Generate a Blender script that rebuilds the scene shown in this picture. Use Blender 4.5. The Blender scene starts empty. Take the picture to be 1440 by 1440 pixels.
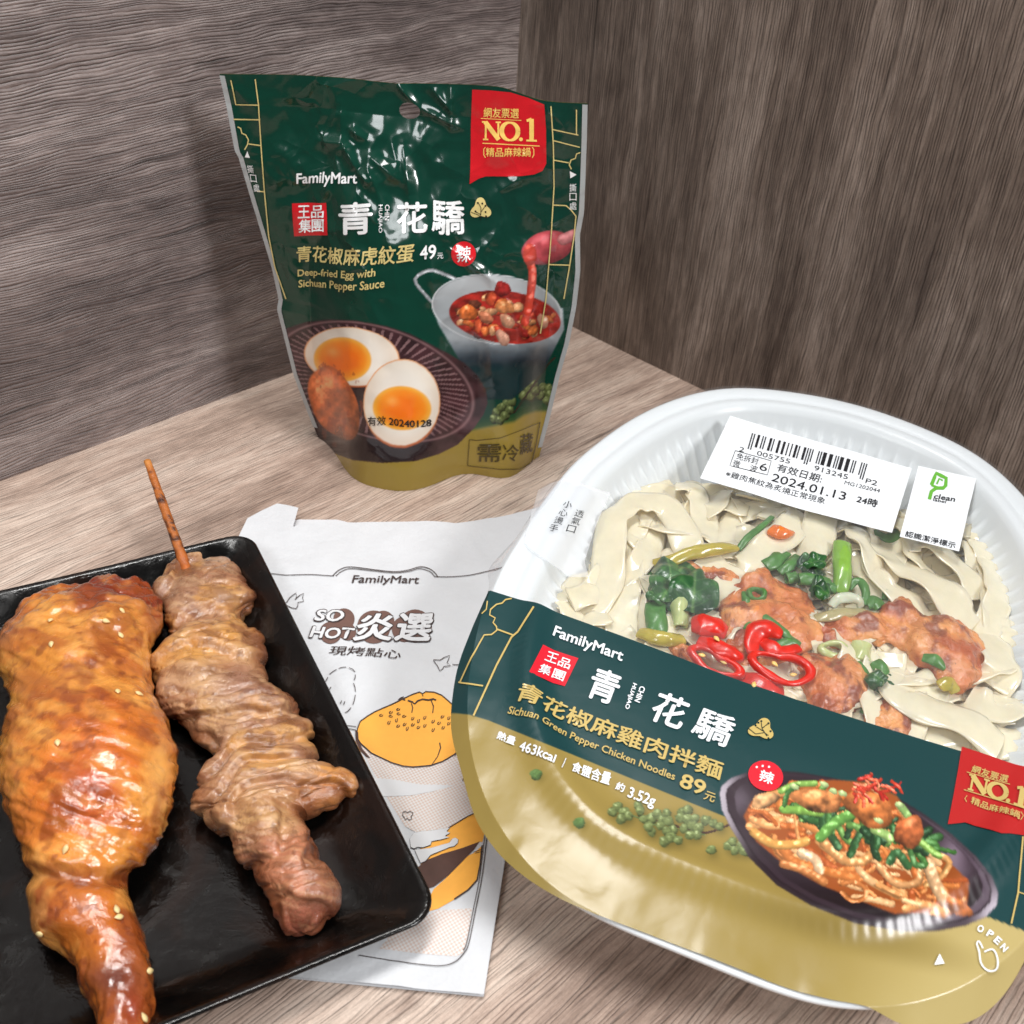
import bpy, bmesh, math, random
import numpy as np
from mathutils import Matrix, Vector
from mathutils.geometry import delaunay_2d_cdt
from mathutils.bvhtree import BVHTree

random.seed(7)
SC = bpy.context.scene
COL = SC.collection

# ------------------------------------------------------------------ camera
CAM_H = 0.30
FPX = 1500.0                       # focal length for a 1440-wide frame
def _solve_camera():
    # tilt and roll from the two table edges and the upright corner of the panels
    c = 720.0
    ln = lambda a, b: np.cross([a[0]-c, a[1]-c, 1], [b[0]-c, b[1]-c, 1])
    L = ln((0, 676.6), (406, 526)); R = ln((806.7, 460), (984.7, 546))
    best = None
    for yv in np.linspace(2000, 4500, 12001):
        V = np.array([736.7-.058*yv-c, yv-c]); H = np.array([V[0], V[1], FPX*FPX])
        a = np.cross(L, H); a = a/a[2]; b = np.cross(R, H); b = b/b[2]
        e = abs(a[0]*b[0]+a[1]*b[1]+FPX*FPX)
        if best is None or e < best[0]: best = (e, V, a, b)
    _, V, a, b = best
    up = -np.array([V[0], -V[1], -FPX]); up /= np.linalg.norm(up)
    fw = np.array([0, 0, -1.]); Y = fw-up*(fw@up); Y /= np.linalg.norm(Y); X = np.cross(Y, up)
    M = np.array([X, Y, up])
    d1 = M@np.array([a[0], -a[1], -FPX]); d1 /= np.linalg.norm(d1)
    d2 = -(M@np.array([b[0], -b[1], -FPX])); d2 /= np.linalg.norm(d2)
    return M, d1, d2
CM, D1, D2 = _solve_camera()       # D1 runs along the left panel to the corner, D2 along the right panel away from it
EYE = np.array([0, 0, CAM_H])
def rays(p):
    p = np.atleast_2d(np.asarray(p, float))
    d = np.stack([p[:, 0]-720, -(p[:, 1]-720), np.full(len(p), -FPX)], 1)
    return d@CM.T
def project(P):
    q = (np.asarray(P)-EYE)@CM
    return np.stack([720+FPX*q[:, 0]/-q[:, 2], 720-FPX*q[:, 1]/-q[:, 2]], 1)
def Pz(px, py, z=0.0):
    d = rays((px, py))[0]
    return EYE+d*((z-CAM_H)/d[2])
cam = bpy.data.objects.new('camera', bpy.data.cameras.new('camera'))
COL.objects.link(cam)
m4 = Matrix([list(CM[i])+[EYE[i]] for i in range(3)]+[[0, 0, 0, 1]])
cam.matrix_world = m4
cam.data.sensor_width = 36; cam.data.lens = 36*FPX/1440
cam.data.clip_start = .01; cam.data.clip_end = 20
cam.data.dof.use_dof = True; cam.data.dof.focus_distance = .40; cam.data.dof.aperture_fstop = 22
SC.camera = cam

# ------------------------------------------------------------------ light
W = bpy.data.worlds.new("World"); SC.world = W; W.use_nodes = True
W.node_tree.nodes['Background'].inputs[0].default_value = (.93, .96, 1, 1)
W.node_tree.nodes['Background'].inputs[1].default_value = .12
def area(name, loc, target, sx, sy, power, col=(1, 1, 1)):
    l = bpy.data.lights.new(name, 'AREA'); l.shape = 'RECTANGLE'; l.size = sx; l.size_y = sy
    l.energy = power; l.color = col
    o = bpy.data.objects.new(name, l); COL.objects.link(o)
    o.location = loc
    o.rotation_euler = (Vector(target)-Vector(loc)).to_track_quat('-Z', 'Y').to_euler()
    return o
area('ceiling_lamp', (-.05, .50, 1.35), (.05, .42, 0), .8, .18, 15.5, (1, .985, .96))
area('ceiling_lamp', (-.55, -.55, 1.15), (0, .45, .05), .4, .4, 6.8, (.97, .985, 1))
area('ceiling_lamp', (.85, -.22, .95), (.0, .5, .06), .28, .28, 12.5, (.99, .98, .98))
SC.view_settings.view_transform = 'Standard'
SC.view_settings.look = 'None'
SC.view_settings.exposure = 0; SC.view_settings.gamma = 1
SC.cycles.max_bounces = 8; SC.cycles.transparent_max_bounces = 16
SC.cycles.caustics_reflective = False; SC.cycles.caustics_refractive = False
SC.cycles.use_denoising = True

# ------------------------------------------------------------------ colour and noise
def s2l(c):
    c = np.asarray(c, float)
    return np.where(c <= .04045, c/12.92, ((c+.055)/1.055)**2.4)
def rgb(r, g, b): return tuple(s2l(np.array([r, g, b])/255.))+(1.0,)
def C255(r, g, b): return np.array([r, g, b])/255.
def _h(i, j, k, s):
    n = (i*374761393+j*668265263+k*2147483647+s*1274126177) & 0xffffffff
    n = ((n ^ (n >> 13))*1274126177) & 0xffffffff
    n = (n ^ (n >> 16)) & 0xffffffff
    n = (n*2654435761) & 0xffffffff
    return (n >> 8)/float(1 << 24)
def vnoise(p, s=0):
    p = np.asarray(p, float); f = np.floor(p).astype(np.int64); t = p-f; t = t*t*t*(t*(t*6-15)+10)
    out = 0
    for a in (0, 1):
        for b in (0, 1):
            for c in (0, 1):
                w = (t[:, 0] if a else 1-t[:, 0])*(t[:, 1] if b else 1-t[:, 1])*(t[:, 2] if c else 1-t[:, 2])
                out = out+w*_h(f[:, 0]+a, f[:, 1]+b, f[:, 2]+c, s)
    return out
def fbm(p, o=4, s=0, g=.5):
    p = np.asarray(p, float); r = 0; a = 1; n = 0
    for i in range(o):
        r = r+a*vnoise(p*(2.03**i)+i*17.3, s+i); n += a; a *= g
    return r/n
def ss(a, b, x):
    t = np.clip((x-a)/(b-a), 0, 1); return t*t*(3-2*t)
def catmull(P, n):
    P = np.asarray(P, float); k = len(P)
    t = np.linspace(0, k-1, n); i = np.clip(np.floor(t).astype(int), 0, k-2); f = (t-i)[:, None]
    p0 = P[np.clip(i-1, 0, k-1)]; p1 = P[i]; p2 = P[i+1]; p3 = P[np.clip(i+2, 0, k-1)]
    return .5*(2*p1+(p2-p0)*f+(2*p0-5*p1+4*p2-p3)*f*f+(3*p1-p0-3*p2+p3)*f**3)
def inpoly(X, Y, poly):
    poly = np.asarray(poly, float); r = np.zeros(X.shape, bool); j = len(poly)-1
    for i in range(len(poly)):
        xi, yi = poly[i]; xj, yj = poly[j]
        if yi != yj:
            r ^= ((yi > Y) != (yj > Y)) & (X < (xj-xi)*(Y-yi)/(yj-yi)+xi)
        j = i
    return r

def softpoly(X, Y, poly, r):
    m = 0.
    for k in range(8):
        a = 2*math.pi*k/8; q = r*(1 if k % 2 else .5); m = m+inpoly(X+q*math.cos(a), Y+q*math.sin(a), poly)
    return m/8.

# ------------------------------------------------------------------ objects
def empty(name, loc, label=None, cat=None, group=None):
    o = bpy.data.objects.new(name, None); COL.objects.link(o); o.location = loc; o.empty_display_size = .02
    tag(o, label, cat, group); return o
def tag(o, label=None, cat=None, group=None, kind=None):
    if label: o['label'] = label
    if cat: o['category'] = cat
    if group: o['group'] = group
    if kind: o['kind'] = kind
    return o
def mesh(name, V, F, mat=None, parent=None, smooth=True, col=None, mats=None, fmat=None):
    V = np.asarray(V, float)
    if parent is not None: V = V-np.array(parent.matrix_world.translation if parent.parent is None and False else WORLD(parent))
    me = bpy.data.meshes.new(name)
    me.from_pydata(V.tolist(), [], [list(map(int, f)) for f in F])
    if smooth: me.polygons.foreach_set('use_smooth', [True]*len(me.polygons))
    if col is not None:
        a = me.color_attributes.new('Col', 'FLOAT_COLOR', 'POINT')
        c4 = np.ones((len(V), 4), np.float32); c4[:, :3] = col
        a.data.foreach_set('color', c4.ravel())
    for m in (mats or ([mat] if mat else [])): me.materials.append(m)
    if fmat is not None: me.polygons.foreach_set('material_index', list(fmat))
    me.update()
    o = bpy.data.objects.new(name, me); COL.objects.link(o)
    if parent is not None: o.parent = parent
    return o
def WORLD(o):
    p = np.array(o.location)
    while o.parent is not None:
        o = o.parent; p = p+np.array(o.location)
    return p
def gridfaces(nr, nc, wrap=False):
    F = []
    cc = nc if wrap else nc-1
    for r in range(nr-1):
        for c in range(cc):
            d = (c+1) % nc
            F.append((r*nc+c, r*nc+d, (r+1)*nc+d, (r+1)*nc+c))
    return F

# ------------------------------------------------------------------ materials
class NT:
    def __init__(s, name):
        s.m = bpy.data.materials.new(name); s.m.use_nodes = True; s.t = s.m.node_tree
        s.b = s.t.nodes['Principled BSDF']; s.out = s.t.nodes['Material Output']
    def n(s, typ, ins=None, **kw):
        nd = s.t.nodes.new(typ)
        for k, v in kw.items(): setattr(nd, k, v)
        for k, v in (ins or {}).items():
            if isinstance(v, bpy.types.NodeSocket): s.t.links.new(v, nd.inputs[k])
            else: nd.inputs[k].default_value = v
        return nd
    def set(s, **kw):
        for k, v in kw.items():
            k = k.replace('_', ' ')
            if isinstance(v, bpy.types.NodeSocket): s.t.links.new(v, s.b.inputs[k])
            else: s.b.inputs[k].default_value = v
    def coord(s): return s.n('ShaderNodeTexCoord').outputs['Object']
    def noise(s, v, scale, detail=3, rough=.5, dist=0, st=None):
        if st is not None: v = s.n('ShaderNodeVectorMath', {0: v, 1: st}, operation='MULTIPLY').outputs[0]
        return s.n('ShaderNodeTexNoise', {'Vector': v, 'Scale': scale, 'Detail': detail, 'Roughness': rough, 'Distortion': dist}).outputs['Fac']
    def ramp(s, f, stops, interp='LINEAR'):
        r = s.n('ShaderNodeValToRGB', {'Fac': f}); e = r.color_ramp.elements; r.color_ramp.interpolation = interp
        while len(e) < len(stops): e.new(.5)
        for k, (p, c) in enumerate(stops):
            e[k].position = p; e[k].color = c if len(c) == 4 else (*c, 1)
        return r.outputs['Color']
    def math(s, op, a, b=0., c=0., clamp=False):
        return s.n('ShaderNodeMath', {0: a, 1: b, 2: c}, operation=op, use_clamp=clamp).outputs[0]
    def mix(s, f, a, b, mode='MIX'):
        x = s.n('ShaderNodeMix', data_type='RGBA', blend_type=mode)
        for i, v in ((0, f), (6, a), (7, b)):
            if isinstance(v, bpy.types.NodeSocket): s.t.links.new(v, x.inputs[i])
            else: x.inputs[i].default_value = v
        return x.outputs[2]
    def attr(s): return s.n('ShaderNodeAttribute', attribute_name='Col').outputs['Color']
    def bump(s, h, strength=.5, dist=.001, normal=None):
        b = s.n('ShaderNodeBump', {'Height': h, 'Strength': strength, 'Distance': dist})
        if normal is not None: s.t.links.new(normal, b.inputs['Normal'])
        return b.outputs[0]
def g(v): return (v, v, v, 1)

def plain(name, col, rough=.5, spec=.5, var=.0, vscale=60, coat=0, sss=0, sss_r=(.004, .002, .001), bump=0, bscale=400, attr=False, metallic=0, coatr=.1, bdist=.0006):
    t = NT(name); v = t.coord()
    base = t.attr() if attr else None
    if var:
        f = t.noise(v, vscale, 5, .6)
        k = t.ramp(f, [(.25, g(1-var)), (.75, g(1+var*.5))])
        base = t.mix(1.0, base if base is not None else col, k, 'MULTIPLY')
    if base is None: base = col
    t.set(Base_Color=base, Roughness=rough, Specular_IOR_Level=spec, Coat_Weight=coat, Coat_Roughness=coatr, Metallic=metallic)
    if sss:
        t.set(Subsurface_Weight=sss, Subsurface_Radius=sss_r, Subsurface_Scale=1.0)
    if bump:
        t.set(Normal=t.bump(t.noise(v, bscale, 4, .6), bump, bdist))
    return t.m

# ------------------------------------------------------------------ surfaces that carry print
class Surf:
    """a sheet: plane (O; U, W; N) plus a smooth offset b(u, w) along N"""
    def __init__(s, O, U, W, b=None):
        s.O, s.U, s.W = map(lambda a: np.asarray(a, float), (O, U, W)); s.N = np.cross(s.U, s.W); s.b = b
    def bb(s, uv): return s.b(uv[:, 0], uv[:, 1]) if s.b else np.zeros(len(uv))
    def pos(s, uv): 
        return s.O+uv[:, :1]*s.U+uv[:, 1:2]*s.W+s.bb(uv)[:, None]*s.N
    def nrm(s, uv):
        if not s.b: return np.tile(s.N, (len(uv), 1))
        e = .0008
        du = (s.bb(uv+[e, 0])-s.bb(uv-[e, 0]))/(2*e); dw = (s.bb(uv+[0, e])-s.bb(uv-[0, e]))/(2*e)
        n = s.N-du[:, None]*s.U-dw[:, None]*s.W
        return n/np.linalg.norm(n, axis=1)[:, None]
    def S(s, uv, off=0.): 
        uv = np.atleast_2d(uv); p = s.pos(uv)
        return p+off*s.nrm(uv) if off else p
    def pix(s, p):
        d = rays(p); b = np.zeros(len(d))
        for _ in range(25 if s.b else 1):
            t = ((s.O-EYE)@s.N+b)/(d@s.N)
            q = EYE+t[:, None]*d-s.O
            uv = np.stack([q@s.U, q@s.W], 1)
            if s.b: b = .4*b+.6*s.bb(uv)
        return uv

_TX = {}
def text2d(body, bold):
    k = (body, bold)
    if k not in _TX:
        c = bpy.data.curves.new('t', 'FONT'); c.body = body; c.size = 1; c.offset = bold; c.resolution_u = 3
        c.fill_mode = 'FRONT'
        o = bpy.data.objects.new('t', c); COL.objects.link(o)
        me = bpy.data.meshes.new_from_object(o.evaluated_get(bpy.context.evaluated_depsgraph_get()))
        V = np.array([v.co[:2] for v in me.vertices]).reshape(-1, 2); F = [tuple(p.vertices) for p in me.polygons]
        bpy.data.objects.remove(o); bpy.data.curves.remove(c); bpy.data.meshes.remove(me)
        _TX[k] = (V, F)
    return _TX[k]

def refine(V, F, maxlen, it=4):
    """split long edges of a flat mesh so that it can follow a curved sheet"""
    bm = bmesh.new(); vs = [bm.verts.new((a, b, 0)) for a, b in V]
    for f in F:
        try: bm.faces.new([vs[i] for i in f])
        except ValueError: pass
    bmesh.ops.triangulate(bm, faces=bm.faces[:])
    for _ in range(it):
        E = [e for e in bm.edges if e.calc_length() > maxlen]
        if not E: break
        bmesh.ops.subdivide_edges(bm, edges=E, cuts=1)
        bmesh.ops.triangulate(bm, faces=[f for f in bm.faces if len(f.verts) > 3])
    bm.verts.index_update()
    V2 = np.array([v.co[:2] for v in bm.verts]).reshape(-1, 2); F2 = [[v.index for v in f.verts] for f in bm.faces]
    bm.free(); return V2, F2

class Deco:
    """print of one colour on a sheet, given where the photograph shows it"""
    def __init__(s, surf, name, mat, parent, off, maxlen=None):
        s.f, s.name, s.mat, s.par, s.off, s.ml = surf, name, mat, parent, off, maxlen
        s.V = []; s.F = []; s.n = 0; s.H = []
    def add(s, uv, F, lift=0.):
        uv = np.asarray(uv, float)
        if s.ml: uv, F = refine(uv, F, s.ml)
        # keep every face turned to the front
        G = []
        for f in F:
            a = uv[list(f)]; ar = np.sum(a[:, 0]*np.roll(a[:, 1], -1)-a[:, 1]*np.roll(a[:, 0], -1))
            G.append([i+s.n for i in (f if ar > 0 else f[::-1])])
        s.V.append(uv); s.H.append(np.full(len(uv), lift)); s.F += G; s.n += len(uv); return s
    def text(s, body, p0, p1, p3, bold=0., base=False, p2=None):
        V, F = text2d(body, 0.)
        x0, x1 = V[:, 0].min(), V[:, 0].max(); y0, y1 = (0 if base else V[:, 1].min()), V[:, 1].max()
        q = s.f.pix([p0, p1, p3]+([p2] if p2 else []))
        q2 = q[3] if p2 else q[1]+q[2]-q[0]
        # heavier weights: the same letters laid over each other a hair apart
        k = [(0, 0)]+([(1, 0), (-1, 0), (0, 1), (0, -1)] if bold else [])+([(.7, .7), (-.7, .7), (.7, -.7), (-.7, -.7)] if bold > .02 else [])
        x0 -= bold; x1 += bold; y0 -= bold; y1 += bold
        for i, (dx, dy) in enumerate(k):
            a = ((V[:, 0]+dx*bold-x0)/(x1-x0))[:, None]; b = ((V[:, 1]+dy*bold-y0)/(y1-y0))[:, None]
            s.add(q[0]*(1-a)*(1-b)+q[1]*a*(1-b)+q2*a*b+q[2]*(1-a)*b, F, i*6e-6)
        return s
    def poly(s, pts, step=None):
        uv = s.f.pix(pts)
        return s.polyuv(uv, step)
    def polyuv(s, uv, step=None):
        step = step or s.ml or .01
        # close sampling along the outline and a lattice inside
        out = []
        for i in range(len(uv)):
            a, b = uv[i], uv[(i+1) % len(uv)]; k = max(1, int(np.linalg.norm(b-a)/step))
            out += [a+(b-a)*j/k for j in range(k)]
        out = np.array(out); lo, hi = out.min(0), out.max(0)
        gx, gy = np.meshgrid(np.arange(lo[0], hi[0], step), np.arange(lo[1], hi[1], step))
        gp = np.stack([gx.ravel()+step*.31, gy.ravel()+step*.37], 1)
        if len(gp): gp = gp[inpoly(gp[:, 0], gp[:, 1], out)]
        K = 1000.
        r = delaunay_2d_cdt([Vector(v*K) for v in list(out)+list(gp)], [], [list(range(len(out)))], 1, 1e-7)
        V = np.array([list(v) for v in r[0]])/K
        ml = s.ml; s.ml = None
        s.add(V, [tuple(f) for f in r[2]]); s.ml = ml
        return s
    def stroke(s, pts, w, closed=False, smooth=0):
        P = np.asarray(pts, float)
        if smooth: P = catmull(np.vstack([P, P[:1]]) if closed else P, smooth)
        elif s.ml or closed:
            Q = np.vstack([P, P[:1]]) if closed else P
            R = []
            for a, b in zip(Q[:-1], Q[1:]):
                k = max(1, int(np.linalg.norm(b-a)/6)); R += [a+(b-a)*j/k for j in range(k)]
            P = np.array(R+[Q[-1]])
        t = np.gradient(P, axis=0); t /= np.linalg.norm(t, axis=1)[:, None]+1e-9
        nn = np.stack([-t[:, 1], t[:, 0]], 1)
        ww = np.full(len(P), w/2.) if np.isscalar(w) else np.interp(np.linspace(0, 1, len(P)), np.linspace(0, 1, len(w)), w)/2.
        uv = s.f.pix(np.vstack([P+nn*ww[:, None], P-nn*ww[:, None]])); k = len(P)
        ml = s.ml; s.ml = None
        s.add(uv, [(i, i+1, k+i+1, k+i) for i in range(k-1)]); s.ml = ml
        return s
    def disc(s, c, rx, ry=None, rot=0, n=28):
        ry = ry or rx; a = np.linspace(0, 2*np.pi, n, endpoint=False); cr, sr = math.cos(rot), math.sin(rot)
        x = rx*np.cos(a); y = ry*np.sin(a)
        return s.poly(np.stack([c[0]+x*cr-y*sr, c[1]+x*sr+y*cr], 1))
    def build(s):
        if not s.V: return None
        uv = np.vstack(s.V); h = np.concatenate(s.H)+s.off
        return mesh(s.name, s.f.pos(uv)+h[:, None]*s.f.nrm(uv), s.F, s.mat, s.par, smooth=True)

# ------------------------------------------------------------------ printed pictures (drawn in the colours of the print)
def _loc(X, Y, cx, cy, rx, ry, rot):
    c, s_ = math.cos(rot), math.sin(rot); x = X-cx; y = Y-cy
    return (x*c+y*s_)/rx, (-x*s_+y*c)/ry
def p_mix(C, m, col):
    m = np.clip(m, 0, 1)[:, None]; C[:] = C*(1-m)+np.asarray(col)*m
def p_blob(C, X, Y, cx, cy, rx, ry, rot, col, dark=.45, hl=.25, nz=.25, ns=.05, seed=0, soft=.08, wob=.12):
    a, b = _loc(X, Y, cx, cy, rx, ry, rot); th = np.arctan2(b, a)
    r = np.hypot(a, b)+wob*(np.sin(th*3+seed)+.6*np.sin(th*5+seed*2.3))*.5
    m = 1-ss(1-soft, 1, r)
    k = m > 0
    if not k.any(): return
    n = fbm(np.stack([X[k]*ns, Y[k]*ns, np.full(k.sum(), seed*3.1)], 1), 3, seed)
    z = np.sqrt(np.clip(1-r[k]**2, 0, 1))
    lam = np.clip(z*.75-a[k]*.2-b[k]*.45, 0, 1.2)
    c = np.asarray(col)[None]*(dark+(1-dark)*lam+nz*(n-.5)*2)[:, None]
    c = c+(hl*ss(.8, 1.05, lam+.35*(n-.5)))[:, None]
    C[k] = C[k]*(1-m[k])[:, None]+np.clip(c, 0, 1)*m[k][:, None]
def p_band(C, X, Y, pts, w, col, dark=.5, hl=.2, n=18, lines=0):
    P = catmull(np.asarray(pts, float), n); lo = P.min(0)-w*1.2; hi = P.max(0)+w*1.2
    k = np.where((X > lo[0]) & (X < hi[0]) & (Y > lo[1]) & (Y < hi[1]))[0]
    if not len(k): return
    x, y = X[k], Y[k]; best = np.full(len(k), 1e9); sg = np.zeros(len(k))
    for a, b in zip(P[:-1], P[1:]):
        d = b-a; L = d@d+1e-9; t = np.clip(((x-a[0])*d[0]+(y-a[1])*d[1])/L, 0, 1)
        ex = x-a[0]-t*d[0]; ey = y-a[1]-t*d[1]; D = np.hypot(ex, ey); u = D < best
        best[u] = D[u]; sg[u] = np.sign(d[0]*ey-d[1]*ex)[u]
    q = best/(w/2.); m = 1-ss(.85, 1, q)
    s_ = q*sg; lam = np.sqrt(np.clip(1-q*q, 0, 1))*.8-.3*s_
    nz = fbm(np.stack([x*.06+w, y*.06, np.zeros(len(x))], 1), 2, 3)-.5
    c = np.asarray(col)[None]*(dark+(1-dark)*np.clip(lam+.5*nz, 0, 1.1))[:, None]+(hl*ss(.75, 1.05, lam+.6*nz))[:, None]
    if lines: c = c*(1-.25*(np.sin(s_*lines) > .5))[:, None]
    C[k] = C[k]*(1-m)[:, None]+np.clip(c, 0, 1)*m[:, None]
# ------------------------------------------------------------------ wood
def wood(name, dark, mid, light, line=.55, bumpk=.6, seed=0., F=700., warp=1.0, gloss=.42, groove=.5, seam=None):
    t = NT(name); v = t.coord()
    v = t.n('ShaderNodeVectorMath', {0: v, 1: (seed, seed*1.7, 0)}, operation='ADD').outputs[0]
    # slow wander of the grain
    w1 = t.noise(v, 1.0, 3, .5, 0, (3.5, 9, 1)); w2 = t.noise(v, 1.0, 2, .5, 0, (16, 42, 1)); w3 = t.noise(v, 1.0, 2, .5, 0, (70, 190, 1))
    sh = t.math('ADD', t.math('MULTIPLY', t.math('SUBTRACT', w1, .5), .030*warp), t.math('MULTIPLY', t.math('SUBTRACT', w2, .5), .007*warp))
    sh = t.math('ADD', sh, t.math('MULTIPLY', t.math('SUBTRACT', w3, .5), .0014))
    cv = t.n('ShaderNodeCombineXYZ', {'Y': sh}).outputs[0]
    v2 = t.n('ShaderNodeVectorMath', {0: v, 1: cv}, operation='ADD').outputs[0]
    broad = t.noise(v2, 1., 4, .55, 0, (4, 22, 1))
    mids = t.noise(v2, 1., 5, .65, 0, (14, 130, 1))
    blotch = t.noise(v2, 1., 5, .65, 0, (70, 210, 1))
    f = t.math('ADD', t.math('MULTIPLY', broad, .50), t.math('ADD', t.math('MULTIPLY', mids, .30), t.math('MULTIPLY', blotch, .20)))
    base = t.ramp(f, [(.38, dark), (.49, mid), (.60, light)])
    # embossed grooves: thin, nearly parallel, broken here and there
    y = t.n('ShaderNodeSeparateXYZ', {0: v2}).outputs[1]
    ph = t.math('ADD', t.math('MULTIPLY', y, F), t.math('MULTIPLY', t.noise(v2, 1., 2, .5, 0, (9, 170, 1)), 3.2))
    tri = t.math('MULTIPLY', t.math('PINGPONG', ph, .5), 2.)
    gate = t.noise(v2, 1., 3, .6, 0, (30, 420, 1))
    cut = t.math('MULTIPLY', t.ramp(tri, [(.0, g(1)), (.16, g(.8)), (.42, g(0))]), t.ramp(gate, [(.40, g(0)), (.56, g(1))]))
    fine = t.noise(v2, 1., 4, .7, 0, (55, 1100, 1))
    speck = t.noise(v, 1., 3, .7, 0, (900, 1300, 1))
    base = t.mix(1., base, t.ramp(fine, [(.34, g(1-line)), (.46, g(.95)), (.56, g(1.05)), (.68, g(1.16))]), 'MULTIPLY')
    base = t.mix(1., base, t.ramp(speck, [(.3, g(.88)), (.7, g(1.10))]), 'MULTIPLY')
    base = t.mix(1., base, t.ramp(cut, [(.0, g(1)), (.9, g(1-groove))]), 'MULTIPLY')
    if seam is not None:
        yy = t.n('ShaderNodeSeparateXYZ', {0: t.coord()}).outputs[1]
        d_ = t.math('ABSOLUTE', t.math('SUBTRACT', yy, seam))
        base = t.mix(1., base, t.ramp(t.math('MULTIPLY', d_, 600.), [(.25, g(.45)), (.75, g(1))]), 'MULTIPLY')
    # a few long open cracks
    crack = t.noise(v2, 1., 2, .5, 0, (12, 260, 1))
    base = t.mix(1., base, t.ramp(crack, [(.27, g(.45)), (.33, g(1))]), 'MULTIPLY')
    hgt = t.math('SUBTRACT', t.math('MULTIPLY', fine, .45), t.math('MULTIPLY', cut, .8))
    hgt = t.math('ADD', hgt, t.math('MULTIPLY', tri, .25))
    t.set(Base_Color=base, Specular_IOR_Level=.45)
    t.set(Roughness=t.ramp(fine, [(.3, g(gloss+.16)), (.7, g(gloss))]))
    t.set(Normal=t.bump(hgt, bumpk, .0011))
    return t.m
CORNER = Pz(709.5, 413.5)
def slab(name, mat, O, X, Y, x0, x1, y0, y1, th):
    """a board: local x along its grain, y across it, front face at z = 0"""
    Z = np.cross(X, Y)
    V = [(x, y, z) for z in (-th, 0) for x, y in ((x0, y0), (x1, y0), (x1, y1), (x0, y1))]
    F = [(3, 2, 1, 0), (4, 5, 6, 7), (0, 1, 5, 4), (1, 2, 6, 5), (2, 3, 7, 6), (3, 0, 4, 7)]
    o = mesh(name, V, F, mat, None, smooth=False)
    o.matrix_world = Matrix([[X[i], Y[i], Z[i], O[i]] for i in range(3)]+[[0, 0, 0, 1]])
    tag(o, kind='structure'); return o
UPV = np.array([0, 0, 1.])
PERP = np.array([-D1[1], D1[0], 0])
D2 = -PERP*np.sign(-PERP@D2)
_d = rays((835.6, 53))[0]; _q = EYE+_d*(((CORNER-EYE)@D1)/(_d@D1))-CORNER
SEAM = float(np.cross(-D1, UPV)@_q)
m_table = wood('table_wood', rgb(134, 112, 99), rgb(180, 157, 142), rgb(208, 189, 174), .38, .40, 1.3, 620., .8, .5, .42)
m_left = wood('left_panel_wood', rgb(84, 74, 73), rgb(132, 119, 116), rgb(180, 167, 163), .30, .70, 4.1, 760., 1.0, .38, .34)
m_right = wood('right_panel_wood', rgb(84, 72, 65), rgb(124, 110, 100), rgb(166, 151, 140), .28, .75, 9.7, 720., .45, .38, .40, seam=SEAM)
top = slab('table', m_table, CORNER, D1, PERP, -1.6, .03, -1.2, .03, .03)
wl = slab('wood_wall', m_left, CORNER+np.array([0, 0, -.002]), D1, UPV, -1.6, .02, .0, .75, .02)
wr = slab('wood_wall', m_right, CORNER+np.array([0, 0, -.002]), UPV, np.cross(-D1, UPV), .0, .75, *((.0, 1.2) if np.cross(-D1, UPV)@D2 > 0 else (-1.2, 0.)), .02)
tag(wl, 'brown wood panel on the left with level wavy grain', 'panel'); tag(wr, 'brown wood panel on the right with upright grain', 'panel')
tag(top, 'pale taupe wood table top with fine dark grain', 'table')
# ------------------------------------------------------------------ paper bag under the plate and the tray
def cr(pts, s, ox, oy): return [(x/s+ox, y/s+oy) for x, y in pts]
kb = lambda p: cr(p, 3.349, 330, 690)       # readings of the bag's upper half
kc = lambda p: cr(p, 3.6, 400, 1040)        # and of its lower half
m_paper = plain('bag_paper', rgb(208, 210, 213), .62, .3, .06, 45, bump=.4, bscale=70, bdist=.003, sss=.0)
m_paper2 = plain('bag_back_paper', rgb(210, 211, 214), .62, .3, .05, 30, bump=.2, bscale=90, bdist=.002)
m_ink = plain('bag_ink', rgb(66, 54, 52), .6, .3)
m_brown = plain('bag_brown_ink', rgb(84, 58, 50), .6, .3, .12, 500)
m_orange = plain('bag_orange_ink', rgb(250, 178, 74), .6, .3, .06, 300)
m_white = plain('bag_white_ink', rgb(214, 215, 217), .6, .3)
def halftone():
    t = NT('bag_halftone_ink'); v = t.coord()
    r = t.n('ShaderNodeMapping', {'Vector': v, 'Rotation': (0, 0, math.radians(-35))}).outputs[0]
    s_ = t.n('ShaderNodeSeparateXYZ', {0: r})
    a = t.math('SINE', t.math('MULTIPLY', s_.outputs[0], 2*math.pi/.00105)); b = t.math('SINE', t.math('MULTIPLY', s_.outputs[1], 2*math.pi/.00105))
    f = t.math('ADD', t.math('MULTIPLY', a, .25), t.math('MULTIPLY_ADD', b, .25, .5))
    t.set(Base_Color=t.ramp(f, [(.34, rgb(206, 184, 172)), (.62, rgb(220, 217, 215))]), Roughness=.62, Specular_IOR_Level=.3)
    return t.m
m_half = halftone()
bag = empty('paper_bag', Pz(560, 1050), 'white paper snack bag printed with an orange bun, half under the black plate', 'paper bag')
_bl, _br, _r0 = Pz(433, 1376), Pz(680, 1404), Pz(716, 1176)
bw = (_r0-_br)/np.linalg.norm(_r0-_br); bu = np.array([bw[1], -bw[0], 0])
BAG_Z = .0016
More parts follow.
